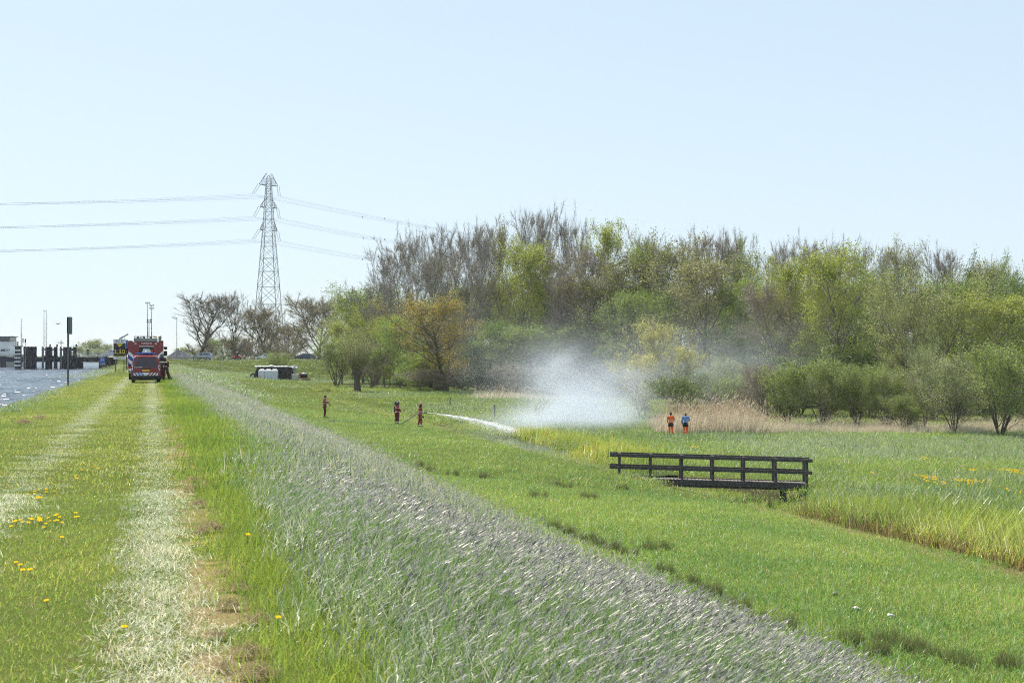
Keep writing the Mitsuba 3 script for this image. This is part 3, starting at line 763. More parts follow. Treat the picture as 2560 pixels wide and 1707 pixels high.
# the wood's middle
tree('leaf_yg', 'leafy_tree', 1530, 548, 262, 115, 'tall yellow-green tree right of the highest leafless tops')
tree('bare_tall', 'leafless_tree', 1590, 575, 270, 70, 'leafless tree between two tall green trees in the middle of the wood')
tree('leaf_mid', 'leafy_tree', 1628, 600, 256, 105, 'tall mid green tree in the middle of the wood')
tree('leaf_olive', 'olive_tree', 1695, 582, 252, 140, 'tall olive tree in the middle of the skyline')
for q, (px, yt, Y, w) in enumerate([(1760, 575, 262, 100), (1810, 582, 264, 90), (1850, 580, 262, 90), (1925, 605, 258, 80)]):
    tree('bare_brown', 'brown_tree', px, yt, Y, w, 'leafless grey-brown tree on the skyline right of the middle', group='grey-brown leafless skyline trees')
tree('leaf_mid', 'leafy_tree', 1882, 590, 250, 85, 'green tree on the skyline left of the dip')
tree('leaf_olive', 'olive_tree', 1750, 640, 224, 235, 'broad olive-green tree with many upright stems behind the yellow trees')
tree('leaf_mid', 'leafy_tree', 1605, 715, 240, 150, 'green tree left behind the tall yellow tree')
tree('leaf_bright', 'leafy_tree', 1850, 690, 226, 120, 'fresh green tree left of the blossoming tree')
tree('blossom', 'blossom_tree', 1950, 705, 205, 165, 'pinkish brown blossoming tree in the middle of the wood')
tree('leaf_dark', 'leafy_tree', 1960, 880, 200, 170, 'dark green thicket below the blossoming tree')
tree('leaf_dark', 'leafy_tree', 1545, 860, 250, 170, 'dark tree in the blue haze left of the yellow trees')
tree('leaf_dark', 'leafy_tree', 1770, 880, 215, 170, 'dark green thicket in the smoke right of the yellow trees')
# the wood's right end
for q, (px, yt, Y, w) in enumerate([(2010, 590, 230, 90), (2055, 592, 232, 90), (2105, 596, 232, 90), (2155, 600, 230, 90), (2200, 615, 226, 80), (2335, 612, 222, 90), (2375, 618, 222, 90), (2480, 655, 215, 80)]):
    tree('bare_tall', 'leafless_tree', px, yt, Y, w, 'leafless tree on the skyline of the wood right end', group='leafless skyline trees at the right end')
tree('leaf_yg', 'leafy_tree', 2000, 640, 205, 140, 'yellow-green tree right of the blossoming tree')
tree('leaf_yg', 'leafy_tree', 2095, 612, 195, 165, 'tall yellow-green tree with a clear dark trunk')
tree('leaf_mid', 'leafy_tree', 2190, 640, 205, 110, 'mid green tree left of the great pale willow')
tree('leaf_olive', 'olive_tree', 2275, 600, 218, 90, 'olive treetop rising above the great pale willow')
tree('willow', 'great_willow', 2265, 668, 178, 220, 'great pale willow with slanting stems behind the right shrubs')
tree('leaf_mid', 'leafy_tree', 2385, 680, 184, 170, 'green tree right of the great pale willow')
tree('leaf_dark', 'leafy_tree', 2420, 645, 212, 80, 'dark green treetop on the skyline near the right edge')
tree('leaf_olive', 'olive_tree', 2490, 648, 206, 90, 'reddish olive tree on the skyline near the right edge')
tree('leaf_yg', 'leafy_tree', 2490, 730, 176, 190, 'broad yellow-green tree above the rightmost shrubs')
tree('leaf_mid', 'leafy_tree', 2545, 640, 200, 100, 'rightmost tall tree, mid green')
tree('leaf_dark', 'leafy_tree', 2560, 690, 190, 90, 'dark green tree cut by the right picture edge')
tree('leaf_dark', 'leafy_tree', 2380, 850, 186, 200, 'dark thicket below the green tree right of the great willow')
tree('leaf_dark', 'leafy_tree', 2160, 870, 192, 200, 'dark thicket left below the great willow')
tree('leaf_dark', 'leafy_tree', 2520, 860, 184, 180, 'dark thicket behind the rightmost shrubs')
# dark understorey that closes the wood
rng = np.random.default_rng(77)
for q in range(34):
    px = 900 + q * 51 + rng.uniform(-15, 15)
    Y = np.interp(px, [900, 1500, 2000, 2600], [295, 285, 250, 235]) + rng.uniform(-6, 12)
    tree(['leaf_mid', 'leaf_yg', 'leaf_mid', 'leaf_olive'][q % 4], 'inner_tree', px, rng.uniform(690, 760), Y, rng.uniform(130, 180), 'tree deep inside the wood, seen only between the front trees', group='trees deep inside the wood')
for q in range(15):
    px = 1780 + q * 56 + rng.uniform(-12, 12)
    tree(['leaf_dark', 'shrub', 'shrub_brown'][q % 3], 'undergrowth_bush', px, rng.uniform(915, 950), np.interp(px, [1780, 2560], [172, 150]) + rng.uniform(-4, 6), rng.uniform(90, 130), 'low bush behind the right shrub row', 'bush', group='low bushes behind the right shrub row')
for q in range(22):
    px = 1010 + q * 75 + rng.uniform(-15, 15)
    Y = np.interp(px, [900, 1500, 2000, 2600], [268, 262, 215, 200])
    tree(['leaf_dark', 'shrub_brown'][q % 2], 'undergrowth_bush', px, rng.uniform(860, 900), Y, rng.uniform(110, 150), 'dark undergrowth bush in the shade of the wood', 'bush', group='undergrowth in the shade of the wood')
# in front of the wood
tree('yellow', 'yellow_tree', 1612, 795, 168, 110, 'tall yellow-flowering tree rising out of the smoke')
tree('yellow', 'yellow_tree', 1695, 858, 165, 95, 'lower yellow tree at the right of the smoke')
tree('yellow', 'yellow_tree', 1600, 880, 163, 130, 'low yellow crown half lost in the smoke')
tree('shrub_dark', 'round_bush', 1710, 936, 141, 140, 'dark green round bush above the dry reeds', 'bush')
tree('shrub_pale', 'pale_bush', 1800, 890, 182, 110, 'pale green bush left of the right shrub row, behind the smoke', 'bush')
tree('shrub_pale', 'pale_bush', 1850, 925, 172, 100, 'pale green bush right behind the dry reeds', 'bush')
for px, yt, Y, w, kd, lb in [(1900, 905, 146, 100, 'shrub_brown', 'dark twiggy shrub at the left end of the right shrub row'), (1968, 905, 142, 110, 'shrub', 'olive shrub second from the left in the right shrub row'),
                             (2055, 893, 140, 140, 'shrub', 'dense olive shrub left of the middle of the right shrub row'), (2140, 905, 139, 110, 'shrub', 'olive shrub in the middle of the right shrub row'),
                             (2215, 915, 137, 110, 'shrub', 'olive-green shrub left of the narrow pale one'), (2312, 845, 136, 75, 'shrub_pale', 'narrow pale shrub standing higher than its neighbours'),
                             (2385, 880, 131, 150, 'shrub_pale', 'pale green shrub with stems spreading from one foot'), (2500, 850, 126, 190, 'shrub', 'largest shrub with many dark stems at the right edge'),
                             (2255, 985, 134, 90, 'shrub', 'low olive shrub right of the row middle')]:
    tree(kd, 'waterside_shrub', px, yt, Y, w, lb, 'shrub')
tree('sapling', 'sapling', 1350, 995, 150, 62, 'small sapling with few leaves standing in the smoke', 'sapling')
# far away
tree('far_tree', 'far_tree', 228, 848, 760, 60, 'hazy round tree beyond the lift bridge')
tree('far_tree', 'far_tree', 200, 866, 800, 50, 'lower hazy tree left beside the round one beyond the bridge')
tree('far_tree', 'far_tree', 242, 872, 740, 40, 'small hazy tree right beside the round one beyond the bridge')
tree('far_tree', 'far_tree', 262, 860, 1250, 40, 'pale blue faraway tree behind the depth sign')
tree('far_tree', 'far_tree', 462, 868, 900, 40, 'pale faraway tree behind the house roof')
tree('far_tree', 'far_tree', 487, 872, 980, 45, 'pale blue faraway tree under the largest leafless tree')


def pollard():
    rng = np.random.default_rng(5)
    x, y, _ = at(893, 965, 232)
    z0 = float(height(x, y))
    t = thing('pollard_willow', 'pollard willow with a thick dark trunk and a fan of upright shoots', 'tree')
    tr = path_tube([[0, 0, -0.3], [0.03, 0, 0.5], [-0.03, 0.02, 1.4], [0.02, 0, 2.2], [0, 0, 2.7]], [0.62, 0.5, 0.42, 0.48, 0.72], 10)
    kn = cat([moved(trimesh.creation.icosphere(2, 0.36), (0.42 * math.cos(a), 0.42 * math.sin(a), 2.65 + 0.1 * math.sin(3 * a))) for a in np.arange(6) * 1.047])
    tm = cat([tr, kn])
    part(t, 'trunk', moved(tm, (x, y, z0)), 'bark', True, color=np.tile([[0.10, 0.088, 0.072]], (len(tm.vertices), 1)))
    n = 260
    a, rr = rng.uniform(0, 6.283, n), np.sqrt(rng.uniform(0, 1, n))
    p0 = np.c_[0.5 * rr * np.cos(a), 0.5 * rr * np.sin(a), 2.7 + 0 * a]
    d = unit(np.c_[rr * np.cos(a) * 0.62, rr * np.sin(a) * 0.62, 1 + 0 * a])
    L = rng.uniform(3.8, 6.6, n)[:, None] * (1.08 - 0.3 * rr[:, None])
    out = np.c_[np.cos(a), np.sin(a), 0 * a] * (rr * 0.5)[:, None]
    p1 = p0 + d * L * 0.55 + out * 0.35
    p2 = p1 + unit(d + [0, 0, 0.5]) * L * 0.5
    sh = tubes(np.vstack([p0, p1]), np.vstack([p1, p2]), np.r_[np.full(n, 0.03), np.full(n, 0.018)], np.r_[np.full(n, 0.018), np.full(n, 0.006)], 3)
    part(t, 'shoots', (sh[0] + [x, y, z0], sh[1]), 'bark', False, color=np.tile([[0.20, 0.19, 0.10]], (len(sh[0]), 1)))
    m = 9000
    k, s = rng.integers(0, n, m), rng.uniform(0.18, 1, (m, 1))
    c = np.where(s < 0.5, p0[k] + (p1[k] - p0[k]) * s * 2, p1[k] + (p2[k] - p1[k]) * (s - 0.5) * 2) + rng.normal(0, 0.12, (m, 3))
    ax, b = unit(rng.normal(0, 1, (m, 3)) + [0, 0, 0.8]), unit(rng.normal(0, 1, (m, 3)))
    q = 0.17 * rng.uniform(0.6, 1.2, (m, 1))
    v = np.stack([c - ax * q * 0.5, c + b * q * 0.2, c + ax * q * 0.5, c - b * q * 0.2], 1).reshape(-1, 3) + [x, y, z0]
    f = (np.array([[0, 1, 2], [0, 2, 3]])[None] + (np.arange(m) * 4)[:, None, None]).reshape(-1, 3)
    pl = np.array([i for i, _ in L_WIL])
    part(t, 'leaves', (v, f), 'tree_leaf', False, color=np.repeat(pl[rng.integers(0, 3, m)] * rng.uniform(0.8, 1.2, (m, 1)), 4, 0))


pollard()
# ---------------------------------------------------------------- road, bridge, pylon and other far structures
flat('asphalt', (0.07, 0.07, 0.072), 0.85, vary=0.3, freq=0.6)
flat('steel_dark', (0.016, 0.022, 0.038), 0.6)
flat('wood_pile', (0.018, 0.022, 0.036), 0.8, vary=0.25, freq=2.0)
flat('white_paint', (0.72, 0.72, 0.70), 0.45)
flat('grey_steel', (0.30, 0.32, 0.34), 0.45, 0.4)
flat('pylon_steel', (0.30, 0.33, 0.37), 0.55, 0.3)
flat('black_paint', (0.02, 0.02, 0.022), 0.5)
flat('blue_paint', (0.03, 0.09, 0.38), 0.4)
flat('yellow_paint', (0.75, 0.52, 0.03), 0.45)
flat('concrete', (0.30, 0.29, 0.27), 0.85)
flat('post_grey', (0.12, 0.135, 0.14), 0.55, 0.2)
flat('glass_dark', (0.03, 0.04, 0.05), 0.08, spec=0.9)
flat('lamp_red', (0.55, 0.02, 0.02), 0.25)
BY = 350.0                 # the lift bridge stands this far away
PX = BY / F                # metres per surveyed pixel there


def bx(x0, x1, y0, y1, Y=BY, depth=1.0, bev=0.0):
    """A block seen as the survey rectangle x0..x1, y0..y1 at the distance Y."""
    a, b = at(x0, y1, Y), at(x1, y0, Y)
    return box((a[0] + b[0]) / 2, Y + depth / 2, (a[2] + b[2]) / 2, b[0] - a[0], depth, b[2] - a[2], bev=bev)


def pole(px, y0, y1, Y, r, n=6, r2=None):
    return bar(at(px, y1, Y), at(px, y0, Y), r, n, r2)


xs = np.linspace(-88, 60, 60)
rv = np.concatenate([np.c_[xs, np.full(60, ROAD_Y + o), road_z(xs) + 0.03] for o in (-3.6, 3.6)])
i = np.arange(59)
add('road', M(rv, np.vstack([np.c_[i, i + 1, i + 61], np.c_[i, i + 61, i + 60]])), 'asphalt')
labels['road'] = {'label': 'asphalt road running along the top of the far embankment', 'kind': 'structure'}

t = thing('lift_bridge', 'dark road bridge over the river with white railings', 'bridge')
part(t, 'deck', bx(-60, 291, 892.5, 904.5, BY - 3, 7.0), 'steel_dark')
part(t, 'edge_beam', bx(168, 247, 893.5, 897.5, BY - 3.2, 0.2), 'wood_pile')
part(t, 'abutment', bx(247, 300, 904.5, 930, BY - 6, 12), 'steel_dark')
part(t, 'pier', bx(150, 190, 903, 928, BY - 2, 6), 'wood_pile')
for yy in (880, 886, 890.3):
    part(t, 'railing_bar', bx(166, 300, yy - 0.7, yy + 0.7, BY - 2.6, 0.08), 'white_paint')
for xx in (178, 232, 284):
    part(t, 'railing_post', bx(xx - 0.9, xx + 0.9, 879, 892.4, BY - 2.5, 0.1), 'white_paint')
for yy in (876.5, 881.5, 885.5):
    part(t, 'railing_bar', bx(77, 92, yy - 0.7, yy + 0.7, BY - 2.6, 0.08), 'white_paint')
    part(t, 'railing_bar', bx(123, 146, yy + 0.4, yy + 1.8, BY - 2.6, 0.08), 'white_paint')
for k, (x0, x1, y0, y1, lb) in enumerate([(58, 91, 866, 926, 'leftmost dark mooring pier of the bridge, beside the striped board'), (104, 143, 866.5, 926, 'middle dark mooring pier of the bridge'),
                                          (149, 191, 867, 928, 'dark mooring pier of the bridge nearest the grey marker post')]):
    t = thing('mooring_pier', lb, 'mooring pier')
    n = int((x1 - x0) / 4.2)
    w = (x1 - x0) / n
    for q in range(n):
        gap = k > 0 and q in (1, n - 3)
        if gap: continue
        part(t, 'pile', bx(x0 + q * w, x0 + (q + 0.94) * w, y0 + (q % 2) * 0.5, y1, BY - 12 + k * 2, 0.4, bev=0.06), 'wood_pile')
    part(t, 'cross_beam', bx(x0, x1, y0 + 5, y0 + 9, BY - 11.4 + k * 2, 0.4), 'steel_dark')
    part(t, 'cross_beam', bx(x0, x1, 889, 905, BY - 11.3 + k * 2, 0.5), 'steel_dark')
    for xx in (x0 + 1.5, x0 + 5):
        part(t, 'guide_strip', bx(xx - 0.7, xx + 0.7, y0 + 2, y1 - 3, BY - 12.3 + k * 2, 0.12), 'grey_steel')
    for xx in ((x0 + 20.5, x1 - 1) if k else ()):
        part(t, 'pile_head', bx(xx - 1.4, xx + 1.4, y0 - 6, y0, BY - 12 + k * 2, 0.4), 'wood_pile')
t = thing('striped_board', 'black and white striped fender board at the left bridge opening', 'sign board')
part(t, 'board', bx(37, 53, 866, 922, BY - 13, 0.4), 'black_paint')
for yy in (875.5, 885, 894.5, 904, 913.5):
    part(t, 'white_stripe', bx(35, 51, yy - 1.7, yy + 1.7, BY - 13.1, 0.09), 'white_paint')
part(t, 'ledge', bx(34, 56, 864.3, 866, BY - 13, 0.5), 'concrete')
for xx, y0, y1, red, lb in [(39.5, 853, 865, 0, 'leftmost short dark signal lamp above the striped board'), (44, 853.5, 865, 0, 'right short dark signal lamp above the striped board'),
                            (57, 846.5, 857, 1, 'signal lamp with a red light beside the thin mast'), (63, 846.5, 857, 0, 'unlit black signal lamp right beside the red one')]:
    t = thing('signal_lamp', lb, 'signal lamp')
    part(t, 'housing', bx(xx - 1.3, xx + 1.3, y0, y1, BY - 12, 0.25, 0.05), 'black_paint')
    part(t, 'pole', bar(at(xx, 867, BY - 11.8), at(xx, y1 + 0.3, BY - 11.8), 0.05, 6), 'grey_steel')
    if red: part(t, 'red_light', bx(xx - 1.5, xx + 1.5, y0 - 0.5, y0 + 2.5, BY - 12.2, 0.1), 'lamp_red')
for xx, y0, y1, r, nm, lb, ct in [(53, 797, 866, 0.09, 'mast', 'thin dark mast rising beside the red signal lamp', 'mast'), (110, 776, 866, 0.08, 'lamp_post', 'tall thin lamp post, left one of the pair on the bridge', 'lamp post'),
                                  (115.5, 777.5, 866, 0.08, 'lamp_post', 'tall thin lamp post, right one of the pair on the bridge', 'lamp post'), (442, 795, 900, 0.08, 'lamp_post', 'tall thin lamp post on the road left of the first leafless tree', 'lamp post')]:
    t = thing(nm, lb, ct)
    Y = BY - 11 if xx < 100 else BY + 1
    part(t, 'pole', pole(xx, y0, y1, Y, r, 6, r * 0.5), 'post_grey')
    if nm == 'lamp_post': part(t, 'lamp_head', bx(xx - 2.2, xx + 1.2, y0 - 0.6, y0 + 0.7, Y - 0.1, 0.25), 'grey_steel')
    else: part(t, 'collar', bx(xx - 1.2, xx + 1.2, 838, 840, Y - 0.1, 0.2), 'post_grey')
t = thing('harbour_light', 'dark cluster of harbour lamps with a flag on the third mooring pier', 'lamp cluster')
part(t, 'pole', pole(152.5, 852, 868, BY - 10, 0.07), 'post_grey')
for xx in (146.5, 152.5, 156.5):
    part(t, 'lamp_hood', hull(np.vstack([[at(xx - 3, 857.5, BY - 10 + d), at(xx + 3, 857.5, BY - 10 + d), at(xx - 1, 855.3, BY - 10 + d), at(xx + 1, 855.3, BY - 10 + d)] for d in (-0.25, 0.25)])), 'black_paint')
part(t, 'flag', hull(np.vstack([[at(152, 850.5, BY - 10 + d), at(155.5, 851.8, BY - 10 + d), at(152, 853.5, BY - 10 + d)] for d in (0, 0.03)])), 'black_paint')
t = thing('blue_sign', 'square blue sign on the bridge abutment above the water', 'sign')
part(t, 'panel', bx(249, 263, 893.5, 908, BY - 9, 0.08, 0.02), 'blue_paint')
part(t, 'lower_plate', bx(249.5, 262.5, 908.4, 911.5, BY - 9, 0.06), 'grey_steel')
part(t, 'bracket', bx(254, 258, 893.5, 911, BY - 8.9, 2.9), 'steel_dark')
for yy, w in ((898.5, 3.8), (900.7, 4.6)):
    part(t, 'white_lettering', bx(256 - w, 256 + w, yy - 0.45, yy + 0.45, BY - 9.03, 0.02), 'white_paint')

# three weather masts beyond the fire engine
for xx, y0, hs, lb in [(369, 755, (758.5,), 'tallest of the three thin masts rising behind the fire engine'), (372.5, 799, (801, 806), 'shortest of the three thin masts behind the fire engine'), (379, 762, (764.5, 771.5), 'right mast with two cross arms behind the fire engine')]:
    t = thing('instrument_mast', lb, 'mast')
    part(t, 'pole', pole(xx, y0, 905, BY - 4, 0.14 if y0 < 790 else 0.09, 6, 0.05), 'post_grey')
    for h in hs:
        part(t, 'cross_arm', bar(at(xx - 4.5, h, BY - 4), at(xx + 4.5, h, BY - 4), 0.05, 5), 'post_grey')
        for sgn in (-4, 4):
            part(t, 'instrument', moved(trimesh.creation.icosphere(1, 0.16), at(xx + sgn, h - 1.5, BY - 4)), 'post_grey')

# ship
t = thing('inland_ship', 'grey and white inland ship with a tall wheelhouse moored at the left', 'ship')
SY = 405.0
ship = [at(-90, 921, SY), at(33, 921, SY), at(36, 889, SY), at(-90, 889, SY)]
part(t, 'hull', hull(np.vstack([[p + [0, d, 0] for p in ship] for d in (0, 9)])), 'steel_dark')
part(t, 'bow_plating', bx(34, 36.5, 886, 921, SY - 0.2, 8), 'grey_steel')
part(t, 'pale_hull_panel', bx(15, 33, 889, 917, SY - 0.1, 0.2), 'concrete')
part(t, 'lower_cabin', bx(-60, 24, 868.5, 888.5, SY + 1, 7, 0.1), 'white_paint')
for a, b in ((-12, 0), (2, 13), (16, 19), (22.2, 23.8)):
    part(t, 'cabin_window', bx(a, b, 872.5, 878, SY + 0.94, 0.08), 'glass_dark')
part(t, 'wheelhouse', bx(-60, 23, 853.5, 868, SY + 2, 5, 0.1), 'white_paint')
part(t, 'wheelhouse_window', bx(-60, 25, 842.5, 853, SY + 1.8, 5.4, 0.1), 'glass_dark')
part(t, 'wheelhouse_roof', bx(-60, 28, 840, 842.4, SY + 1.4, 6.2, 0.1), 'grey_steel')
for q, xx in enumerate((-4, 4, 12, 20)):
    part(t, 'rail_post', pole(xx, 882, 889, SY + 0.3, 0.04, 4), 'white_paint')

# far house
flat('slate', (0.06, 0.07, 0.09), 0.9, spec=0.1)
flat('house_wall', (0.20, 0.17, 0.16), 0.8)
HY = 820.0
t = thing('farm_house', 'hazy blue-grey house roof beyond the road', 'house')
part(t, 'wall', bx(418, 478, 893, 925, HY, 12), 'house_wall')
r0 = [at(413, 894, HY), at(484, 897, HY), at(434, 876, HY), at(447, 876, HY)]
part(t, 'roof', hull([r0[0], r0[1], r0[0] + [0, 12.6, 0], r0[1] + [0, 12.6, 0], r0[2] + [0, 6, 0], r0[3] + [0, 6, 0]]), 'slate')
part(t, 'chimney', bx(444, 447, 871, 879, HY + 5, 0.9), 'house_wall')

# gull
t = thing('flying_gull', 'small grey gull flying above the bridge', 'bird')
g0 = at(144.5, 810, 300)
part(t, 'body', moved(trimesh.creation.icosphere(2, 0.5).apply_transform(np.diag([0.42, 0.2, 0.18, 1])), g0), 'grey_steel', True)
for s in (-1, 1):
    part(t, 'wing', hull([g0 + p for p in ([-0.05, 0.12, 0.04], [0.12, -0.12, 0.04], [s * 0.28 + 0.05, 0.05, 0.26], [s * 0.62 + 0.12, -0.1, 0.08], [s * 0.3 + 0.05, -0.12, 0.2], [s * 0.3, 0, 0.23])]), 'grey_steel')

# ---- power pylon
PYY = 473.0
px0 = at(671, 900, PYY)
gx, gz = px0[0], float(height(px0[0], PYY))
t = thing('power_pylon', 'tall steel lattice power pylon with three pairs of arms', 'pylon')
zy = lambda y: at(671, y, PYY)[2]
ROT = math.radians(24)


def leg_at(z, a):
    """Corner a (0..3) of the tower's square section at the height z."""
    w = np.interp(z, [gz, zy(576), zy(468), zy(455)], [9.0, 2.9, 1.5, 1.35]) / 2
    c = [(-1, -1), (1, -1), (1, 1), (-1, 1)][a]
    x, y = c[0] * w, c[1] * w
    return np.array([gx + x * math.cos(ROT) - y * math.sin(ROT), PYY + x * math.sin(ROT) + y * math.cos(ROT), z])


for a in range(4):
    zs = [gz - 0.3, zy(576), zy(468), zy(446)]
    part(t, 'leg', cat([bar(leg_at(zs[k], a), leg_at(zs[k + 1], a), 0.13 - 0.025 * k, 4, square=True) for k in range(3)]), 'pylon_steel')
lev = [gz]
while lev[-1] < zy(449):
    lev.append(lev[-1] + max(1.5, 0.85 * 2 * np.linalg.norm((leg_at(lev[-1], 0) - leg_at(lev[-1], 1))[:2]) / 2))
for k in range(len(lev) - 1):
    p, q = [], []
    for a in range(4):
        b = (a + 1) % 4
        p += [leg_at(lev[k], a), leg_at(lev[k], b), leg_at(lev[k + 1], a)]
        q += [leg_at(lev[k + 1], b), leg_at(lev[k + 1], a), leg_at(lev[k + 1], b)]
    r = 0.058 if k < 6 else 0.045
    part(t, 'bracing', tubes(p, q, np.full(12, r), np.full(12, r), 4), 'pylon_steel')
part(t, 'peak', cat([bar(leg_at(zy(446), a), [gx, PYY, zy(438)], 0.08, 4) for a in range(4)]), 'pylon_steel')
ARM = {}
for yb, half, hgt in ((464, 4.6, 3.6), (519.5, 4.3, 2.6), (576, 4.3, 2.8)):
    zb = zy(yb)
    for s in (-1, 1):
        tip = np.array([gx + s * half * math.cos(ROT) * 0.55, PYY + s * half * math.sin(ROT) + s * 1.2, zb + 0.1])
        cs = [leg_at(zb, 0 if s < 0 else 1), leg_at(zb, 3 if s < 0 else 2)]
        ct = [leg_at(zb + hgt, 0 if s < 0 else 1), leg_at(zb + hgt, 3 if s < 0 else 2)]
        bars = [bar(c, tip, 0.11, 4) for c in cs] + [bar(c, tip, 0.08, 4) for c in ct]
        for f in (0.3, 0.6):
            bars += [bar(cs[j] + (tip - cs[j]) * f, ct[j] + (tip - ct[j]) * f, 0.05, 4) for j in (0, 1)] + [bar(cs[0] + (tip - cs[0]) * f, cs[1] + (tip - cs[1]) * f, 0.05, 4)]
        part(t, 'arm', cat(bars), 'pylon_steel')
        # the conductors' yoke hangs outside the arm on two slanting strings
        yoke = at(637 + 3 * (yb == 519.5) if s < 0 else 695, yb + 24, PYY)
        yoke[1] = tip[1]
        ARM[(yb, s)] = yoke
        for o in (-0.8, 0.8):
            part(t, 'insulator_string', bar(tip + [o * 0.6 * 0.5, o, 0], yoke + [o * 0.3, o * 0.4, 0], 0.06, 5), 'pylon_steel')
WIRES = 'conductors of the power line'
for span, (nx, ny), sag, side in (('left', (gx - 350, 363), 7.5, 'left'), ('right', (150, 720), 8.2, 'right')):
    for (yb, s), p in ARM.items():
        for o in (0, 1):
            q = np.array([nx + s * 2, ny + s * (1.2 if span == 'left' else 5), p[2] - 0.5])
            tt = np.linspace(0, 1, 26)[:, None]
            pts = p + (q - p) * tt - np.array([0, 0, 1]) * 4 * sag * (0.86 if s > 0 and span == 'left' else 1) * tt * (1 - tt) + np.array([0.15, 0.4, -0.35]) * o
            k = thing('power_line', f'thin power line running {side} from the {"upper" if yb < 480 else "middle" if yb < 550 else "lower"} arms of the pylon', 'power line', f'power lines running {side} from the {"upper" if yb < 480 else "middle" if yb < 550 else "lower"} arms')
            part(k, 'wire', path_tube(pts, 0.026, 3), 'pylon_steel')
            if span == 'right' and o == 0:
                for f in (0.13, 0.24):
                    pp = p + (q - p) * f - np.array([0, 0, 1]) * 4 * sag * f * (1 - f)
                    part(k, 'spacer', box(*(pp - [0, 0, 0.2]), 0.25, 0.25, 0.5), 'pylon_steel')
# ---------------------------------------------------------------- footbridge, depth sign, marker post, fence, clamp
flat('tarred_wood', (0.058, 0.056, 0.055), 0.62, vary=0.45, freq=7.0)
flat('weathered_wood', (0.20, 0.18, 0.155), 0.75, vary=0.35, freq=9.0)
t = thing('footbridge', 'dark wooden footbridge with railings across the ditch', 'footbridge')
FY, FX = 77.5, None
SC_ = FY / F
L0, R0 = at(1525, 1133, FY), at(2031, 1147.5, FY - 0.6)
axis = unit(R0 - L0)
ex = np.array([axis[0], axis[1], 0]) / np.hypot(axis[0], axis[1])      # along the bridge, level
ey = np.array([-ex[1], ex[0], 0])                                      # across it, away from the camera
tilt = axis[2] / np.hypot(axis[0], axis[1])


def fb(s, w, z):
    """Bridge coordinates: s metres along from the rail's left end, w across, z below the rail's top."""
    return L0 + ex * s + ey * w + np.array([0, 0, tilt * s + z])


def beam(s0, s1, w0, w1, z0, z1, jit=0.0):
    return hull([fb(s, w, z) for s in (s0, s1) for w in (w0, w1) for z in (z0, z1)])


Ltot = np.linalg.norm(R0 - L0)
ps = [(1549 - 1525) * SC_ + k * (2012 - 1549) / 6 * SC_ for k in range(7)]
rngb = np.random.default_rng(3)
for side, w in ((0, 0.0), (1, 1.30)):
    o = 0.075 if side == 0 else -0.075
    part(t, 'top_rail', beam(0, Ltot, w - o / 1.5 - 0.035, w - o / 1.5 + 0.035, -0.155, 0.0), 'tarred_wood')
    part(t, 'middle_rail', beam(-0.02, Ltot - 0.02, w - o / 1.5 - 0.03, w - o / 1.5 + 0.03, -0.73, -0.58), 'tarred_wood')
    for k, s in enumerate(ps):
        lean = rngb.uniform(-0.03, 0.03) + (0.03 if k == 5 else 0)
        zb = -1.42
        hh = [fb(s - 0.065, w + o - 0.05, -0.02), fb(s + 0.065, w + o - 0.05, -0.02), fb(s - 0.065, w + o + 0.05, -0.02), fb(s + 0.065, w + o + 0.05, -0.02)]
        part(t, 'post', hull(hh + [h + ex * lean + [0, 0, zb] for h in hh]), 'tarred_wood')
        part(t, 'post_cap', beam(s - 0.075, s + 0.075, w + o - 0.06, w + o + 0.06, -0.018, 0.006), 'weathered_wood')
sA, sB = (1632 - 1525) * SC_, (1996 - 1525) * SC_
for w in (-0.02, 0.6, 1.2):
    part(t, 'girder', beam(sA - 0.4, sB + 0.3, w, w + 0.12, -1.52, -1.25), 'tarred_wood')
for w in (-0.1, 1.36):
    part(t, 'kerb', beam(sA - 0.3, sB + 0.2, w, w + 0.06, -1.42, -1.155), 'tarred_wood')
for s in (sA + 0.5, sB - 0.75):
    for w in (0.05, 1.15):
        part(t, 'support_pile', bar(fb(s, w, -1.3), fb(s, w, -3.2), 0.10, 8), 'tarred_wood')
nb = 46
for k in range(nb):
    s = sA - 0.5 + k * (sB - sA + 0.9) / nb
    part(t, 'deck_plank', beam(s, s + 0.135, -0.06 + rngb.uniform(-0.015, 0.015), 1.36 + rngb.uniform(-0.015, 0.015), -1.245, -1.20 + rngb.uniform(0, 0.006)), 'weathered_wood')

# depth sign at the river's edge
DY = 172.0
t = thing('depth_sign', 'black and white water-depth sign with a yellow arrow and number', 'sign')
dz = float(height(*at(299, 930, DY)[:2]))
part(t, 'black_panel', bx(283.5, 314, 857.5, 891, DY, 0.12, 0.02), 'black_paint')
part(t, 'white_header', bx(283, 314.5, 848, 857, DY - 0.02, 0.14, 0.02), 'white_paint')
part(t, 'white_footer', bx(283, 314.5, 891.4, 898, DY - 0.02, 0.14, 0.02), 'white_paint')
part(t, 'yellow_edge', bx(283.5, 314, 890, 891.2, DY - 0.03, 0.05), 'yellow_paint')


def lettering(txt, px, py, Y, h, bsdf, par, name, bold=True, center=True, rz=0.0):
    """Lettering facing the camera; capitals h metres tall, its middle at px, baseline at py."""
    m = meshkit.text_mesh(txt, h, 0.006, bold)
    b = m.bounds
    m.apply_translation([-(b[0][0] + b[1][0]) / 2, 0, 0])
    m.apply_transform(trimesh.transformations.rotation_matrix(math.pi / 2, [1, 0, 0]))
    if rz: m.apply_transform(trimesh.transformations.rotation_matrix(rz, [0, 0, 1]))
    m.apply_translation(at(px, py, Y))
    return part(par, name, m, bsdf)


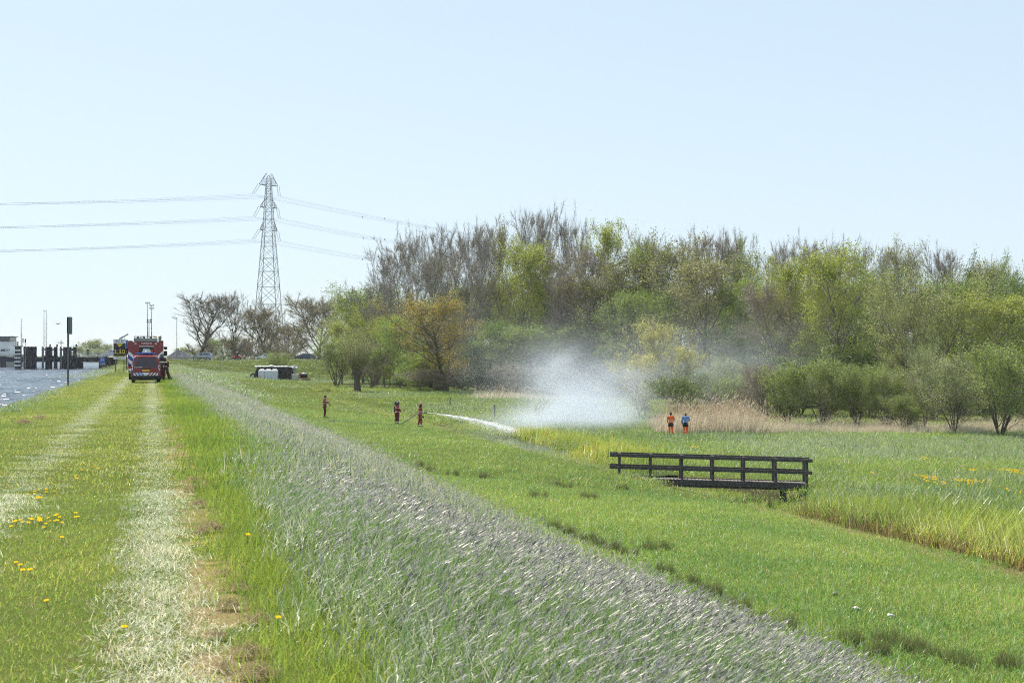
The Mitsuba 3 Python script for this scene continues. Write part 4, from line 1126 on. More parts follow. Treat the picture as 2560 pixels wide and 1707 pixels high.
lettering('SC O', 298.5, 855.6, DY - 0.025, 0.26, 'black_paint', t, 'lettering')
lettering('1,10', 299, 883.5, DY - 0.005, 0.40, 'yellow_paint', t, 'lettering')
part(t, 'arrow', hull([at(x, y, DY - d) for d in (0.0, 0.02) for x, y in ((291, 859.5), (307.5, 859.5), (299.3, 867.5))]), 'yellow_paint')
for yy, w in ((893.3, 11), (896.2, 5)):
    part(t, 'small_lettering', bx(299 - w, 299 + w, yy - 0.45, yy + 0.45, DY - 0.03, 0.01), 'post_grey')
for xx in (289, 310):
    part(t, 'post', bar(at(xx, 860, DY + 0.2), np.append(at(xx, 900, DY + 0.2)[:2], dz - 0.6), 0.055, 8), 'post_grey')
part(t, 'strut', bar(at(289, 902, DY + 0.2), at(310, 902, DY + 0.2), 0.03, 6), 'post_grey')
sp = [at(297, 846, DY), at(320, 833.5, DY), at(320, 833.5, DY + 0.9), at(297, 846, DY + 0.9)]
part(t, 'solar_panel', hull(sp + [p + np.array([0.05, 0, -0.12]) for p in sp]), 'grey_steel')
part(t, 'panel_strut', cat([bar(at(302, 848, DY + 0.3), at(312, 840, DY + 0.3), 0.025, 5), bar(at(312, 848, DY + 0.3), at(312, 839, DY + 0.3), 0.025, 5), bar(at(300, 848, DY + 0.3), at(301, 844, DY + 0.3), 0.03, 5)]), 'grey_steel')
part(t, 'blue_side_board', bx(314.8, 317, 850, 872, DY + 0.25, 0.5), 'blue_paint')

MY = 91.0
t = thing('marker_post', 'tall grey post with a narrow board at its top, at the water edge', 'post')
mx, my, _ = at(170, 977, MY)
mz = float(height(mx, my))
part(t, 'pole', bar([mx, my, mz - 0.4], at(170.3, 832, MY), 0.058, 10), 'post_grey', 40)
part(t, 'board', bx(167.6, 174.6, 792, 835, MY, 0.5, 0.015), 'post_grey')
part(t, 'board_edge', bx(167.2, 169.8, 793, 834, MY - 0.02, 0.04, 0.008), 'steel_dark')

# fence in the field left of the smoke
flat('grey_wood', (0.24, 0.225, 0.20), 0.8)
FEN = [(1237, 1010, 1047, 160, 'dark fence post nearest the water jet'), (1126, 993, 1019, 190, 'fence post behind the fireman with the hose'), (1227, 981, 1006, 222, 'right grey fence post at the wood edge'), (1187, 980, 998, 226, 'grey fence post right of the small gate frame')]
for px, y0, y1, Y, lb in FEN:
    t = thing('fence_post', lb, 'fence post')
    b = at(px, y1, Y)
    z = float(height(b[0], b[1]))
    part(t, 'post', bar([b[0], b[1], min(z, b[2]) - 0.3], at(px - 0.8, y0, Y), 0.07, 7, 0.06), 'tarred_wood' if Y < 200 else 'grey_wood')
    part(t, 'cap', bar(at(px - 0.8, y0 + 0.3, Y), at(px - 0.8, y0 - 0.3, Y), 0.065, 7), 'grey_wood')
t = thing('gate_frame', 'small grey wooden gate frame at the wood edge', 'gate')
for xx in (1145, 1154):
    b = at(xx, 999, 228)
    part(t, 'post', bar([b[0], b[1], float(height(b[0], b[1])) - 0.3], at(xx, 979, 228), 0.08, 6), 'grey_wood')
part(t, 'crossbar', bx(1144, 1156, 980, 983.5, 227.8, 0.1), 'grey_wood')
for k, (a, b) in enumerate([((1156, 984, 228), (1187, 983, 226)), ((1187, 983, 226), (1227, 985, 222)), ((1156, 990, 228), (1187, 990, 226)), ((1187, 990, 226), (1227, 992, 222))]):
    t = thing('fence_wire', ['upper fence wire left of the middle post', 'upper fence wire right of the middle post', 'lower fence wire left of the middle post', 'lower fence wire right of the middle post'][k], 'wire')
    part(t, 'strand', bar(at(*a), at(*b), 0.012, 4), 'grey_steel')

# silage clamp with three white tanks and farm clutter
CY = 262.0
flat('black_sheet', (0.014, 0.016, 0.022), 0.8, spec=0.2)
flat('white_plastic', (0.62, 0.64, 0.72), 0.4)
flat('rust', (0.30, 0.14, 0.06), 0.8)
flat('tyre', (0.025, 0.025, 0.026), 0.85)
t = thing('silage_clamp', 'long heap under a black sheet with white sandbags along its top', 'silage clamp')
clz = lambda px, Y=CY: float(height(*at(px, 945, Y)[:2]))
c = [at(631, 936, CY), at(728, 947, CY), at(643, 917.5, CY + 0.35), at(722, 917.5, CY + 0.35)]
c[0][2] = c[1][2] = min(clz(640), c[0][2]) - 0.2
c += [c[0] + [0, 9, 0], c[1] + [0, 9, 0], c[2] + [0, 5, 0], c[3] + [0, 5, 0]]
part(t, 'sheet', hull(c), 'black_sheet')
for k in range(9):
    x0 = 638 + k * 9.3
    part(t, 'sandbag', moved(trimesh.creation.icosphere(2, 0.5).apply_transform(np.diag([0.9 if k % 3 else 0.75, 0.5, 0.32, 1])), at(x0 + 4, 916.3 - (1.2 if k == 4 else 0), CY + 0.6)), 'white_paint', True)
for k, px in enumerate((654.5, 671, 686.5)):
    t = thing('white_tank', ['left', 'middle', 'right'][k] + ' of the three white plastic tanks against the black clamp', 'tank')
    p = at(px, 950, CY - 2)
    z = float(height(p[0], p[1]))
    w, top = 1.04, at(px, 925.5, CY - 2)[2]
    part(t, 'body', box(p[0], p[1], (z - 0.2 + top) / 2, w, 1.0, top - z + 0.2, bev=0.08), 'white_plastic')
    part(t, 'domed_top', hull([[p[0] + a * w * 0.46, p[1] + b * 0.44, top + 0.003] for a in (-1, 1) for b in (-1, 1)] + [[p[0] + a * 0.2, p[1] + b * 0.2, top + 0.24] for a in (-1, 1) for b in (-1, 1)]), 'white_paint')
t = thing('container', 'pale green plastic container with a lid right of the clamp', 'container')
p = at(736, 948, CY - 2); z = float(height(p[0], p[1]))
flat('pale_green', (0.42, 0.48, 0.42), 0.5)
part(t, 'body', bx(729, 745, 937, 949, CY - 2, 1.0, 0.05), 'pale_green')
part(t, 'lid', bx(728.5, 745.5, 935.8, 937, CY - 2.1, 1.2, 0.02), 'white_paint')
t = thing('caravan', 'small pale shed with a greenish roof behind the clamp', 'shed')
part(t, 'body', bx(722, 738.5, 924, 946, CY + 4, 3, 0.1), 'pale_green')
part(t, 'roof', bx(720, 739, 915.5, 924, CY + 3.8, 3.4, 0.3), 'white_plastic')
part(t, 'hatch', bx(733, 740, 913, 916, CY + 3.6, 0.6, 0.05), 'white_paint')
t = thing('timber_stack', 'stack of brown boards lying in the grass right of the clamp', 'timber stack')
for k in range(9):
    z0 = 944.5 + (k // 3) * 2.2
    part(t, 'plank', bx(749 + (k % 3) * 7 + k // 3 * 2, 757 + (k % 3) * 8 + k // 3, z0, z0 + 1.8, CY - 3 + (k % 3) * 0.25, 0.8), 'weathered_wood' if k % 2 else 'rust')
t = thing('rusty_crate', 'orange-brown crate beside the dark round bale', 'crate')
part(t, 'body', bx(745.5, 751.5, 934, 946, CY - 0.5, 0.8), 'rust')
part(t, 'rim', bx(745, 752, 933.2, 934, CY - 0.6, 1.0), 'weathered_wood')
t = thing('dark_bale', 'dark plastic-wrapped bale right of the orange-brown crate', 'bale')
bm = trimesh.creation.icosphere(3, 1.0).apply_transform(np.diag([0.6, 0.5, 0.42, 1]))
p = at(760, 939.5, CY - 0.5)
part(t, 'wrapping', moved(bm, p), 'black_sheet', True)
part(t, 'sheet_fold', moved(trimesh.creation.icosphere(2, 1.0).apply_transform(np.diag([0.35, 0.3, 0.1, 1])), p + [0, 0, 0.36]), 'white_plastic', True)
for k, (px, py, r) in enumerate([(632, 941, 0.48), (625, 948, 0.5), (618.5, 948.5, 0.45)]):
    t = thing('old_tyre', ['tyre leaning against the left end of the clamp', 'tyre lying in the grass left of the clamp', 'leftmost tyre overgrown by grass near the clamp'][k], 'tyre')
    m = trimesh.creation.torus(r * 0.72, r * 0.3, 20, 10)
    if k == 0: m.apply_transform(trimesh.transformations.rotation_matrix(1.2, [1, 0, 0]))
    p = at(px, py, CY - 2)
    p[2] = max(p[2], float(height(p[0], p[1])) + (0.4 if k == 0 else 0.12))
    part(t, 'ring', moved(m, p), 'tyre', True)
    part(t, 'tread', moved(trimesh.creation.torus(r * 0.9, r * 0.13, 20, 6).apply_transform(trimesh.transformations.rotation_matrix(1.2 if k == 0 else 0, [1, 0, 0])), p), 'tyre', True)
t = thing('small_railing', 'short rusty railing in front of the left white tank', 'railing')
for k in range(5):
    part(t, 'bar', bx(646.5 + k * 1.6, 647.1 + k * 1.6, 940, 952, CY - 3.5, 0.04), 'rust')
part(t, 'top_bar', bx(646, 653.5, 939.6, 940.4, CY - 3.55, 0.06), 'rust')
# ---------------------------------------------------------------- vehicles
flat('fire_red', (0.20, 0.010, 0.018), 0.28, coat=0.6)
flat('tinted_window', (0.035, 0.014, 0.022), 0.12, spec=0.8)
flat('rubber', (0.022, 0.022, 0.023), 0.8)
flat('plastic_black', (0.02, 0.021, 0.023), 0.5)
flat('alu', (0.42, 0.43, 0.44), 0.35, 0.7)
flat('grey_box', (0.26, 0.27, 0.25), 0.5, 0.2)
flat('stripe_blue', (0.02, 0.09, 0.42), 0.35)
flat('stripe_white', (0.75, 0.76, 0.78), 0.35)
flat('lamp_white', (0.75, 0.77, 0.80), 0.2, coat=0.5)
flat('lamp_redglass', (0.45, 0.02, 0.02), 0.2, coat=0.8)
flat('car_silver', (0.36, 0.40, 0.47), 0.3, 0.5, coat=0.8)
flat('car_white', (0.72, 0.74, 0.76), 0.3, coat=0.8)
flat('car_blue', (0.06, 0.085, 0.17), 0.3, 0.3, coat=0.8)
flat('atv_red', (0.55, 0.06, 0.03), 0.35)


class Local:
    """A thing's own frame: x right, y forward, z up, turned and put on the ground."""

    def __init__(self, key, loc, rz):
        self.key, self.loc, self.rz = key, loc, rz

    def add(self, name, mesh, bsdf, smooth=False, parent=None, **k):
        return part(parent or self.key, name, moved(mesh, self.loc, self.rz), bsdf, smooth, **k)


def wheel(L, x, y, r, w, name='wheel'):
    """A wheel turning about x: tyre and rim."""
    k = numbered(f'{L.key}__{name}')
    ty = trimesh.creation.annulus(r * 0.62, r, w, sections=28)
    ty = ty.apply_transform(trimesh.transformations.rotation_matrix(math.pi / 2, [0, 1, 0]))
    scene[k + '__tyre'] = mikit.ply(moved(moved(ty, (x, y, r)), L.loc, L.rz), 'rubber', 35)
    rim = trimesh.creation.cylinder(r * 0.62, w * 0.7, sections=20).apply_transform(trimesh.transformations.rotation_matrix(math.pi / 2, [0, 1, 0]))
    scene[k + '__rim'] = mikit.ply(moved(moved(rim, (x, y, r)), L.loc, L.rz), 'alu', 35)


def sect(w0, w1, z0, zs, z1, y, n=5, pinch=0.0):
    """A rounded cross-section ring: width w0 at the bottom, w1 under the roof."""
    return [(-w0, y, z0), (w0, y, z0), (w0 * 1.01, y, zs), (-w0 * 1.01, y, zs), (w1, y, z1 - 0.10), (-w1, y, z1 - 0.10), (w1 - 0.10, y, z1 - 0.02), (-(w1 - 0.10), y, z1 - 0.02), (0.25, y, z1), (-0.25, y, z1)]


# --- the small red van on the track, seen from behind
vx, vy, _ = at(364.5, 955, 101.0)
t = thing('red_van', 'small red fire service van parked on the track with blue and white stripes', 'van')
V = Local(t, (vx, vy, float(height(vx, vy)) - 0.02), DIKE)
V.add('body', hull(sect(0.90, 0.78, 0.42, 1.0, 1.80, 0.0)[:4] + sect(0.90, 0.72, 0.42, 1.0, 1.72, 0.18) + sect(0.90, 0.74, 0.40, 1.0, 1.80, 0.7) + sect(0.90, 0.72, 0.40, 1.0, 1.80, 2.6) + [(-0.88, 3.3, 1.0), (0.88, 3.3, 1.0), (-0.85, 4.3, 0.8), (0.85, 4.3, 0.8), (-0.85, 4.3, 0.42), (0.85, 4.3, 0.42)]), 'fire_red', 30)
V.add('rear_window', hull([(-0.72, -0.018 + 0.16 * 0, 1.02), (0.72, -0.018, 1.02), (-0.60, 0.115, 1.63), (0.60, 0.115, 1.63), (-0.72, 0.05, 1.02), (0.72, 0.05, 1.02), (-0.60, 0.2, 1.63), (0.60, 0.2, 1.63)]), 'tinted_window', 30)
V.add('tailgate_panel', box(0, -0.01, 0.80, 1.45, 0.03, 0.36, bev=0.012), 'fire_red')
V.add('handle_strip', box(0, -0.028, 0.955, 0.62, 0.02, 0.06), 'plastic_black')
V.add('bumper', hull([(x, y, z) for x in (-0.92, 0.92) for y, z in ((-0.10, 0.26), (-0.12, 0.46), (0.1, 0.22), (0.1, 0.5))]), 'plastic_black')
for s in (-1, 1):
    V.add('tail_light', hull([(s * 0.80, -0.035, 0.86), (s * 0.90, 0.0, 0.86), (s * 0.78, 0.02, 1.16), (s * 0.885, 0.06, 1.16), (s * 0.8, 0.1, 0.86), (s * 0.9, 0.1, 1.0)]), 'lamp_white')
    V.add('tail_light_red', hull([(s * 0.815, -0.04, 0.94), (s * 0.87, -0.02, 0.94), (s * 0.815, -0.02, 1.05), (s * 0.865, -0.01, 1.05), (s * 0.84, 0.05, 1.0)]), 'lamp_redglass')
    V.add('mirror', box(s * 1.0, 2.9, 1.12, 0.16, 0.1, 0.2, bev=0.03), 'plastic_black')
    wheel(V, s * 0.78, 0.75, 0.31, 0.20)
    wheel(V, s * 0.78, 3.5, 0.31, 0.20)
# chevrons: blue and white on the left half, red and white on the right
V.add('white_band', box(0, -0.028, 0.59, 1.48, 0.012, 0.19), 'stripe_white')
for k in range(4):
    for sg, m in ((-1, 'stripe_blue'), (1, 'fire_red')):
        x0 = sg * (0.10 + k * 0.19)
        if k == 3: continue
        V.add('chevron', hull([(a, y, z) for y in (-0.040, -0.034) for a, z in ((x0, 0.50), (x0 + sg * 0.10, 0.50), (x0 + sg * 0.15, 0.683), (x0 + sg * 0.25, 0.683))]), m)
V.add('number_plate', box(0.0, -0.042, 0.815, 0.46, 0.012, 0.10, bev=0.004), 'yellow_paint')
V.add('plate_blue_strip', box(-0.25, -0.042, 0.815, 0.045, 0.012, 0.10), 'stripe_blue')
m = meshkit.text_mesh('BRANDWEER', 0.055, 0.004, True)
m.apply_transform(trimesh.transformations.rotation_matrix(math.pi / 2, [1, 0, 0]))
V.add('lettering', moved(m, (-0.70, -0.040, 1.0)), 'stripe_white')
V.add('roof_lightbar', box(0.0, 0.75, 1.90, 1.30, 0.22, 0.10, bev=0.03), 'stripe_blue')
V.add('lightbar_foot', box(0.0, 0.75, 1.82, 0.9, 0.12, 0.07), 'plastic_black')
V.add('roof_dome_lamp', moved(trimesh.creation.icosphere(2, 0.07), (0.02, 0.72, 1.98)), 'lamp_white', True)
V.add('tow_ball', box(0.0, -0.12, 0.42, 0.09, 0.12, 0.12), 'plastic_black')

# --- the fire engine in front of it
ex_, ey_, _ = at(364, 950, 112.5)
t = thing('fire_engine', 'dark red fire engine with roof equipment standing in front of the small red van', 'fire engine')
E_ = Local(t, (ex_, ey_, float(height(ex_, ey_)) - 0.02), DIKE)
E_.add('body', box(0, 3.0, 1.72, 2.45, 5.2, 2.02, bev=0.06), 'fire_red')
E_.add('rear_panel', box(0, 0.385, 2.0, 2.30, 0.05, 1.45, bev=0.02), 'fire_red')
E_.add('cab', hull([(x, y, z) for x in (-1.2, 1.2) for y, z in ((5.65, 0.6), (7.6, 0.6), (7.55, 1.5), (7.2, 2.6), (5.65, 2.68))]), 'fire_red')
E_.add('windscreen', hull([(x, y, z) for x in (-1.05, 1.05) for y, z in ((7.56, 1.6), (7.24, 2.5), (7.5, 1.6), (7.2, 2.5))]), 'glass_dark')
E_.add('chassis', box(0, 3.9, 0.56, 2.2, 6.8, 0.34), 'plastic_black')
E_.add('pump_bay', box(0.05, 0.365, 2.05, 1.0, 0.03, 0.62, bev=0.01), 'plastic_black')
E_.add('bay_shutter_box', box(0.05, 0.36, 2.42, 1.05, 0.06, 0.1, bev=0.02), 'alu')
E_.add('hose_pack', hull([(x, y, z) for y in (0.31, 0.345) for x, z in ((-0.15, 2.27), (0.28, 2.22), (0.42, 1.9), (0.0, 1.78), (-0.28, 1.95))]), 'white_plastic')
E_.add('orange_hose_pack', hull([(x, y, z) for y in (0.30, 0.345) for x, z in ((0.36, 2.2), (0.5, 2.2), (0.5, 1.85), (0.44, 1.85))]), 'atv_red')
for s in (-1, 1):
    E_.add('upper_red_lamp', box(s * 1.06, 0.36, 2.66, 0.22, 0.05, 0.08, bev=0.02), 'lamp_redglass')
    E_.add('work_lamp', box(s * 0.70, 0.35, 2.60, 0.13, 0.06, 0.08, bev=0.02), 'lamp_white')
    E_.add('rear_lamp', box(s * 1.12, 0.36, 0.92, 0.2, 0.08, 0.13, bev=0.02), 'lamp_redglass')
    E_.add('corner_cap', box(s * 1.06, 0.5, 2.76, 0.34, 0.3, 0.12, bev=0.04), 'plastic_black')
    wheel(E_, s * 1.02, 1.7, 0.50, 0.30)
    wheel(E_, s * 1.02, 6.2, 0.50, 0.30)
for k in range(5):       # blue and white slanting bands at the rear corners
    for s in (-1, 1):
        z0 = 0.72 + k * 0.27
        E_.add('corner_band', hull([(s * x, y, z) for y in (0.352, 0.362) for x, z in ((1.19, z0 + 0.30), (1.19, z0 + 0.05), (0.84, z0), (0.84, z0 - 0.25))]), 'stripe_blue' if k % 2 else 'stripe_white')
m = meshkit.text_mesh('BRANDWEER', 0.085, 0.004, True)
m.apply_transform(trimesh.transformations.rotation_matrix(math.pi / 2, [1, 0, 0]))
E_.add('lettering', moved(m, (-0.30, 0.35, 2.585)), 'stripe_white')
E_.add('roof_tray', box(0.0, 2.6, 2.86, 1.65, 4.2, 0.24, bev=0.03), 'grey_box')
E_.add('roof_rail', cat([bar((-0.78, 0.6, 3.12), (0.72, 0.6, 3.12), 0.03, 6)] + [bar((x, 0.6, 2.95), (x, 0.6, 3.12), 0.025, 6) for x in (-0.78, -0.2, 0.3, 0.72)]), 'alu')
for k, (x, r, z, mt) in enumerate([(-0.55, 0.07, 3.06, 'plastic_black'), (-0.35, 0.06, 3.05, 'white_plastic'), (-0.12, 0.07, 3.06, 'plastic_black'), (0.10, 0.05, 3.04, 'white_plastic'), (0.36, 0.06, 3.05, 'plastic_black')]):
    E_.add('suction_hose', bar((x, 0.7, z), (x, 4.0, z), r, 10), mt, 40)
E_.add('yellow_coil', moved(trimesh.creation.torus(0.09, 0.045, 16, 8), (0.66, 0.9, 3.07)), 'yellow_paint', True)
E_.add('ladder_rail', cat([bar((-0.75, 0.6, 3.0), (-0.75, 4.4, 3.0), 0.03, 6), bar((-0.30, 0.6, 3.0), (-0.30, 4.4, 3.0), 0.03, 6)]), 'alu')
for k in range(9):
    E_.add('ladder_rung', bar((-0.75, 0.8 + k * 0.42, 3.0), (-0.30, 0.8 + k * 0.42, 3.0), 0.018, 6), 'alu')
E_.add('exhaust_stack', cat([bar((0.98, 0.75, 2.75), (0.98, 0.75, 3.05), 0.10, 10), moved(trimesh.creation.icosphere(2, 0.12), (0.98, 0.75, 3.06))]), 'grey_box', 40)
for z, h in ((2.33, 0.22), (1.93, 0.40)):
    E_.add('mirror', box(1.42, 7.0, z, 0.26, 0.14, h, bev=0.05), 'plastic_black')
E_.add('mirror_arm', bar((1.2, 7.05, 2.45), (1.42, 7.05, 2.38), 0.025, 6), 'plastic_black')
E_.add('left_mirror', box(-1.42, 7.0, 2.1, 0.22, 0.14, 0.5, bev=0.05), 'plastic_black')
E_.add('left_mirror_arm', bar((-1.2, 7.05, 2.4), (-1.4, 7.05, 2.3), 0.025, 6), 'plastic_black')
E_.add('side_ladder', cat([bar((-1.33, 0.55, 0.75), (-1.33, 0.55, 2.1), 0.03, 6), bar((-1.33, 0.9, 0.75), (-1.33, 0.9, 2.1), 0.03, 6)] + [bar((-1.33, 0.55, z), (-1.33, 0.9, z), 0.02, 6) for z in (0.9, 1.2, 1.5, 1.8)] + [bar((-1.33, 0.7, z), (-1.2, 0.7, z), 0.02, 6) for z in (0.9, 1.8)]), 'plastic_black')
E_.add('rear_step', box(0, 0.25, 0.55, 2.3, 0.4, 0.08, bev=0.02), 'alu')
E_.add('number_plate', box(0.0, 0.20, 0.68, 0.5, 0.012, 0.11), 'yellow_paint')


# --- cars on the far road, seen from the side, driving left
def car(label, px, Y, paint, Lc, H, suv=0.0, estate=0.0, group=None):
    x, _, _ = at(px, 900, Y)
    t = thing('car', label, 'car', group)
    C = Local(t, (x, Y, float(road_z(x)) + 0.03), 0.0)
    h, W = Lc / 2, 0.88
    zb, zw = 0.32 + 0.1 * suv, 0.92 + 0.14 * suv
    tail = h - (0.05 if estate or suv else 0.55)
    low = [(-h, zb + 0.1), (-h + 0.1, zb), (h - 0.1, zb), (h, zb + 0.15), (h - 0.02, zw - 0.02), (h - 0.1, zw), (-h + 1.25, zw), (-h + 0.35, zw - 0.17), (-h + 0.05, zw - 0.32)]
    C.add('body', hull([(a, s * (W - (0.06 if abs(a) > h - 0.2 else 0)), z) for a, z in low for s in (-1, 1)]), paint, 30)
    roof = [(-h + 1.15, zw - 0.02, W - 0.04), (tail, zw - 0.02, W - 0.04), (-h + 1.95, H - 0.05, W - 0.2), (-h + 2.3, H, W - 0.22), (tail - 0.9 + 0.3 * suv, H - 0.01, W - 0.22), (tail - 0.35, H - 0.12, W - 0.2)]
    C.add('cabin', hull([(a, s * w, z) for a, z, w in roof for s in (-1, 1)]), paint, 30)
    for s in (-1, 1):
        for a0, a1 in ((-h + 1.6, -h + 2.55), (-h + 2.62, tail - 0.75), (tail - 0.70, tail - 0.25)):
            lean0 = 0.42 if a0 < -h + 2 else 0.02
            lean1 = -0.02 if a1 < tail - 0.3 else -0.25
            C.add('side_window', hull([(a, s * (w + o), z) for o in (0.004, 0.02) for a, z, w in ((a0, zw + 0.04, W - 0.055), (a1, zw + 0.04, W - 0.055), (a0 + lean0, H - 0.13, W - 0.165), (a1 + lean1, H - 0.13, W - 0.165))]), 'glass_dark')
        for a in (-h + 0.85, h - 0.85):
            k = numbered(f'{t}__wheel')
            r = 0.33 + 0.04 * suv
            ty = trimesh.creation.annulus(r * 0.62, r, 0.2, sections=24).apply_transform(trimesh.transformations.rotation_matrix(math.pi / 2, [1, 0, 0]))
            scene[k + '__tyre'] = mikit.ply(moved(ty, C.loc + np.array([a, s * (W - 0.08), r - 0.02])), 'rubber', 35)
            rm = trimesh.creation.cylinder(r * 0.6, 0.14, sections=16).apply_transform(trimesh.transformations.rotation_matrix(math.pi / 2, [1, 0, 0]))
            scene[k + '__rim'] = mikit.ply(moved(rm, C.loc + np.array([a, s * (W - 0.08), r - 0.02])), 'alu', 35)
        C.add('headlight', box(-h + 0.14, s * 0.62, zw - 0.27, 0.18, 0.3, 0.12, bev=0.03), 'lamp_white')
        C.add('tail_light', box(h - 0.05, s * 0.68, zw - 0.12, 0.12, 0.22, 0.2, bev=0.03), 'lamp_redglass')
        C.add('mirror', box(-h + 1.7, s * (W + 0.09), zw + 0.06, 0.16, 0.16, 0.13, bev=0.03), paint)
    C.add('windscreen', hull([(a, s * w, z) for s in (-1, 1) for a, z, w in ((-h + 1.16, zw + 0.03, 0.72), (-h + 1.88, H - 0.12, 0.58), (-h + 1.22, zw + 0.03, 0.72), (-h + 1.94, H - 0.12, 0.58))]), 'glass_dark')
    C.add('sill', box(0, 0, zb + 0.05, Lc - 1.4, 1.72, 0.10, bev=0.02), 'plastic_black')
    return t


car('light blue-grey sport utility car on the road under the largest leafless tree', 505, 344.0, 'car_silver', 4.5, 1.62, suv=1)
car('white car half hidden behind the green bush on the road', 664, 343.5, 'car_white', 4.3, 1.48)
car('dark blue estate car on the road above the silage clamp', 762, 343.0, 'car_blue', 4.9, 1.45, estate=1)
car('pale blue-grey car crossing the lift bridge behind the depth sign', 279, 349.5, 'car_silver', 4.5, 1.5)
for xx, y0, lb in ((744, 893, 'white roadside marker left under the brown tree'),):
    pass
# bright gap of sun-lit glasshouse beyond the road
t = thing('greenhouse', 'white farm roof shining between the trunks behind the blue estate car', 'shed')
p = at(765, 905, 400)
part(t, 'wall', bx(738, 812, 893, 912, 400, 6), 'white_paint')
part(t, 'roof', hull([at(736, 893, 399.8), at(814, 893, 399.8), at(748, 884, 402), at(800, 884, 402), at(736, 893, 406.5), at(814, 893, 406.5), at(748, 884, 404), at(800, 884, 404)]), 'white_paint')

# --- red quad bike
qx, qy, _ = at(591, 904, 343.0)
t = thing('quad_bike', 'red quad bike driving along the road', 'quad bike')
Q = Local(t, (qx, qy, float(road_z(qx)) + 0.03), 0.0)
for a in (-0.66, 0.66):
    for s in (-0.42, 0.42):
        k = numbered(f'{t}__wheel')
        ty = trimesh.creation.torus(0.22, 0.13, 20, 10).apply_transform(trimesh.transformations.rotation_matrix(math.pi / 2, [1, 0, 0]))
        scene[k + '__tyre'] = mikit.ply(moved(ty, Q.loc + np.array([a, s, 0.35])), 'rubber', True)
        rm = trimesh.creation.cylinder(0.14, 0.2, sections=14).apply_transform(trimesh.transformations.rotation_matrix(math.pi / 2, [1, 0, 0]))
        scene[k + '__rim'] = mikit.ply(moved(rm, Q.loc + np.array([a, s, 0.35])), 'alu', 35)
Q.add('body', hull([(a, s, z) for s in (-0.2, 0.2) for a, z in ((-0.5, 0.45), (0.6, 0.45), (0.7, 0.75), (-0.55, 0.85))]), 'atv_red', 30)
for a, z in ((-0.66, 0.86), (0.66, 0.80)):
    for s in (-1, 1):
        Q.add('mudguard', hull([(a + d, s * w, z + (0.08 if abs(d) < 0.2 else -0.08)) for d in (-0.42, -0.15, 0.15, 0.42) for w in (0.2, 0.6)]), 'atv_red', 30)
Q.add('seat', box(0.22, 0, 0.86, 0.7, 0.3, 0.12, bev=0.04), 'plastic_black')
Q.add('handlebar', cat([bar((-0.42, -0.38, 1.12), (-0.42, 0.38, 1.12), 0.025, 6), bar((-0.5, 0, 0.8), (-0.42, 0, 1.12), 0.035, 6)]), 'plastic_black')
Q.add('headlight', box(-0.95, 0, 0.82, 0.1, 0.4, 0.1, bev=0.03), 'lamp_white')
# ---------------------------------------------------------------- people
flat('skin', (0.44, 0.27, 0.19), 0.55)
flat('skin_dark', (0.10, 0.06, 0.045), 0.55)
flat('fire_dark', (0.05, 0.010, 0.014), 0.85)
flat('fire_cloth', (0.23, 0.018, 0.024), 0.8)
flat('fire_trousers', (0.115, 0.012, 0.022), 0.8)
flat('black_cloth', (0.016, 0.016, 0.02), 0.8)
flat('navy_cloth', (0.02, 0.025, 0.05), 0.8)
flat('orange_cloth', (0.80, 0.13, 0.02), 0.75)
flat('blue_cloth', (0.17, 0.28, 0.58), 0.8)
flat('reflective', (0.72, 0.74, 0.62), 0.4)
flat('reflective_grey', (0.55, 0.57, 0.60), 0.4)
flat('boot_leather', (0.025, 0.023, 0.02), 0.6)
flat('helmet_black', (0.02, 0.018, 0.018), 0.25, coat=0.6)
flat('helmet_red', (0.22, 0.015, 0.015), 0.25, coat=0.6)
flat('hair_dark', (0.02, 0.016, 0.013), 0.7)


def ball(p, r, n=12):
    return m3.Manifold.sphere(r, n).translate([float(c) for c in p])


def ball_pts(p, r, n=10):
    k = trimesh.creation.icosphere(1, r)
    return k.vertices + np.asarray(p)


def bone(p, q, a, b):
    return m3.Manifold.hull_points(np.vstack([ball_pts(p, a), ball_pts(q, b)]).tolist())


def fuse(ms):
    return m3.Manifold.batch_boolean(list(ms), m3.OpType.Add)


def soft(m, edge=0.035, it=6):
    t = m.refine_to_length(edge).to_mesh()
    tm = trimesh.Trimesh(t.vert_properties[:, :3], t.tri_verts)
    trimesh.smoothing.filter_taubin(tm, iterations=it)
    return tm


def hand_bones(w, d, side, curl):
    """Palm, four fingers of different length with a knuckle bend, and a thumb from the side of the palm. d points along the forearm, side towards the thumb."""
    d, side = unit(np.asarray(d, float)), np.asarray(side, float)
    side = unit(side - d * np.dot(side, d))
    nrm = np.cross(side, d)
    w = np.asarray(w, float)
    out = [m3.Manifold.hull_points(np.vstack([ball_pts(w + side * s + d * l, 0.014) for s in (-0.03, 0.03) for l in (0.0, 0.085)]).tolist())]
    for k, (s, L) in enumerate(((0.031, 0.070), (0.011, 0.080), (-0.010, 0.074), (-0.030, 0.058))):
        a = w + side * s + d * 0.08
        b = a + unit(d + nrm * curl * 0.6) * L * 0.5
        c = b + unit(d * (1 - curl * 0.7) + nrm * curl * 1.4) * L * 0.5
        out += [bone(a, b, 0.0105, 0.0095), bone(b, c, 0.0095, 0.0085)]
    a = w + side * 0.03 + d * 0.02
    b = a + unit(side + d * 0.7 + nrm * 0.3) * 0.042
    out += [bone(a, b, 0.013, 0.011), bone(b, b + unit(d + nrm * curl) * 0.032, 0.011, 0.009)]
    return out


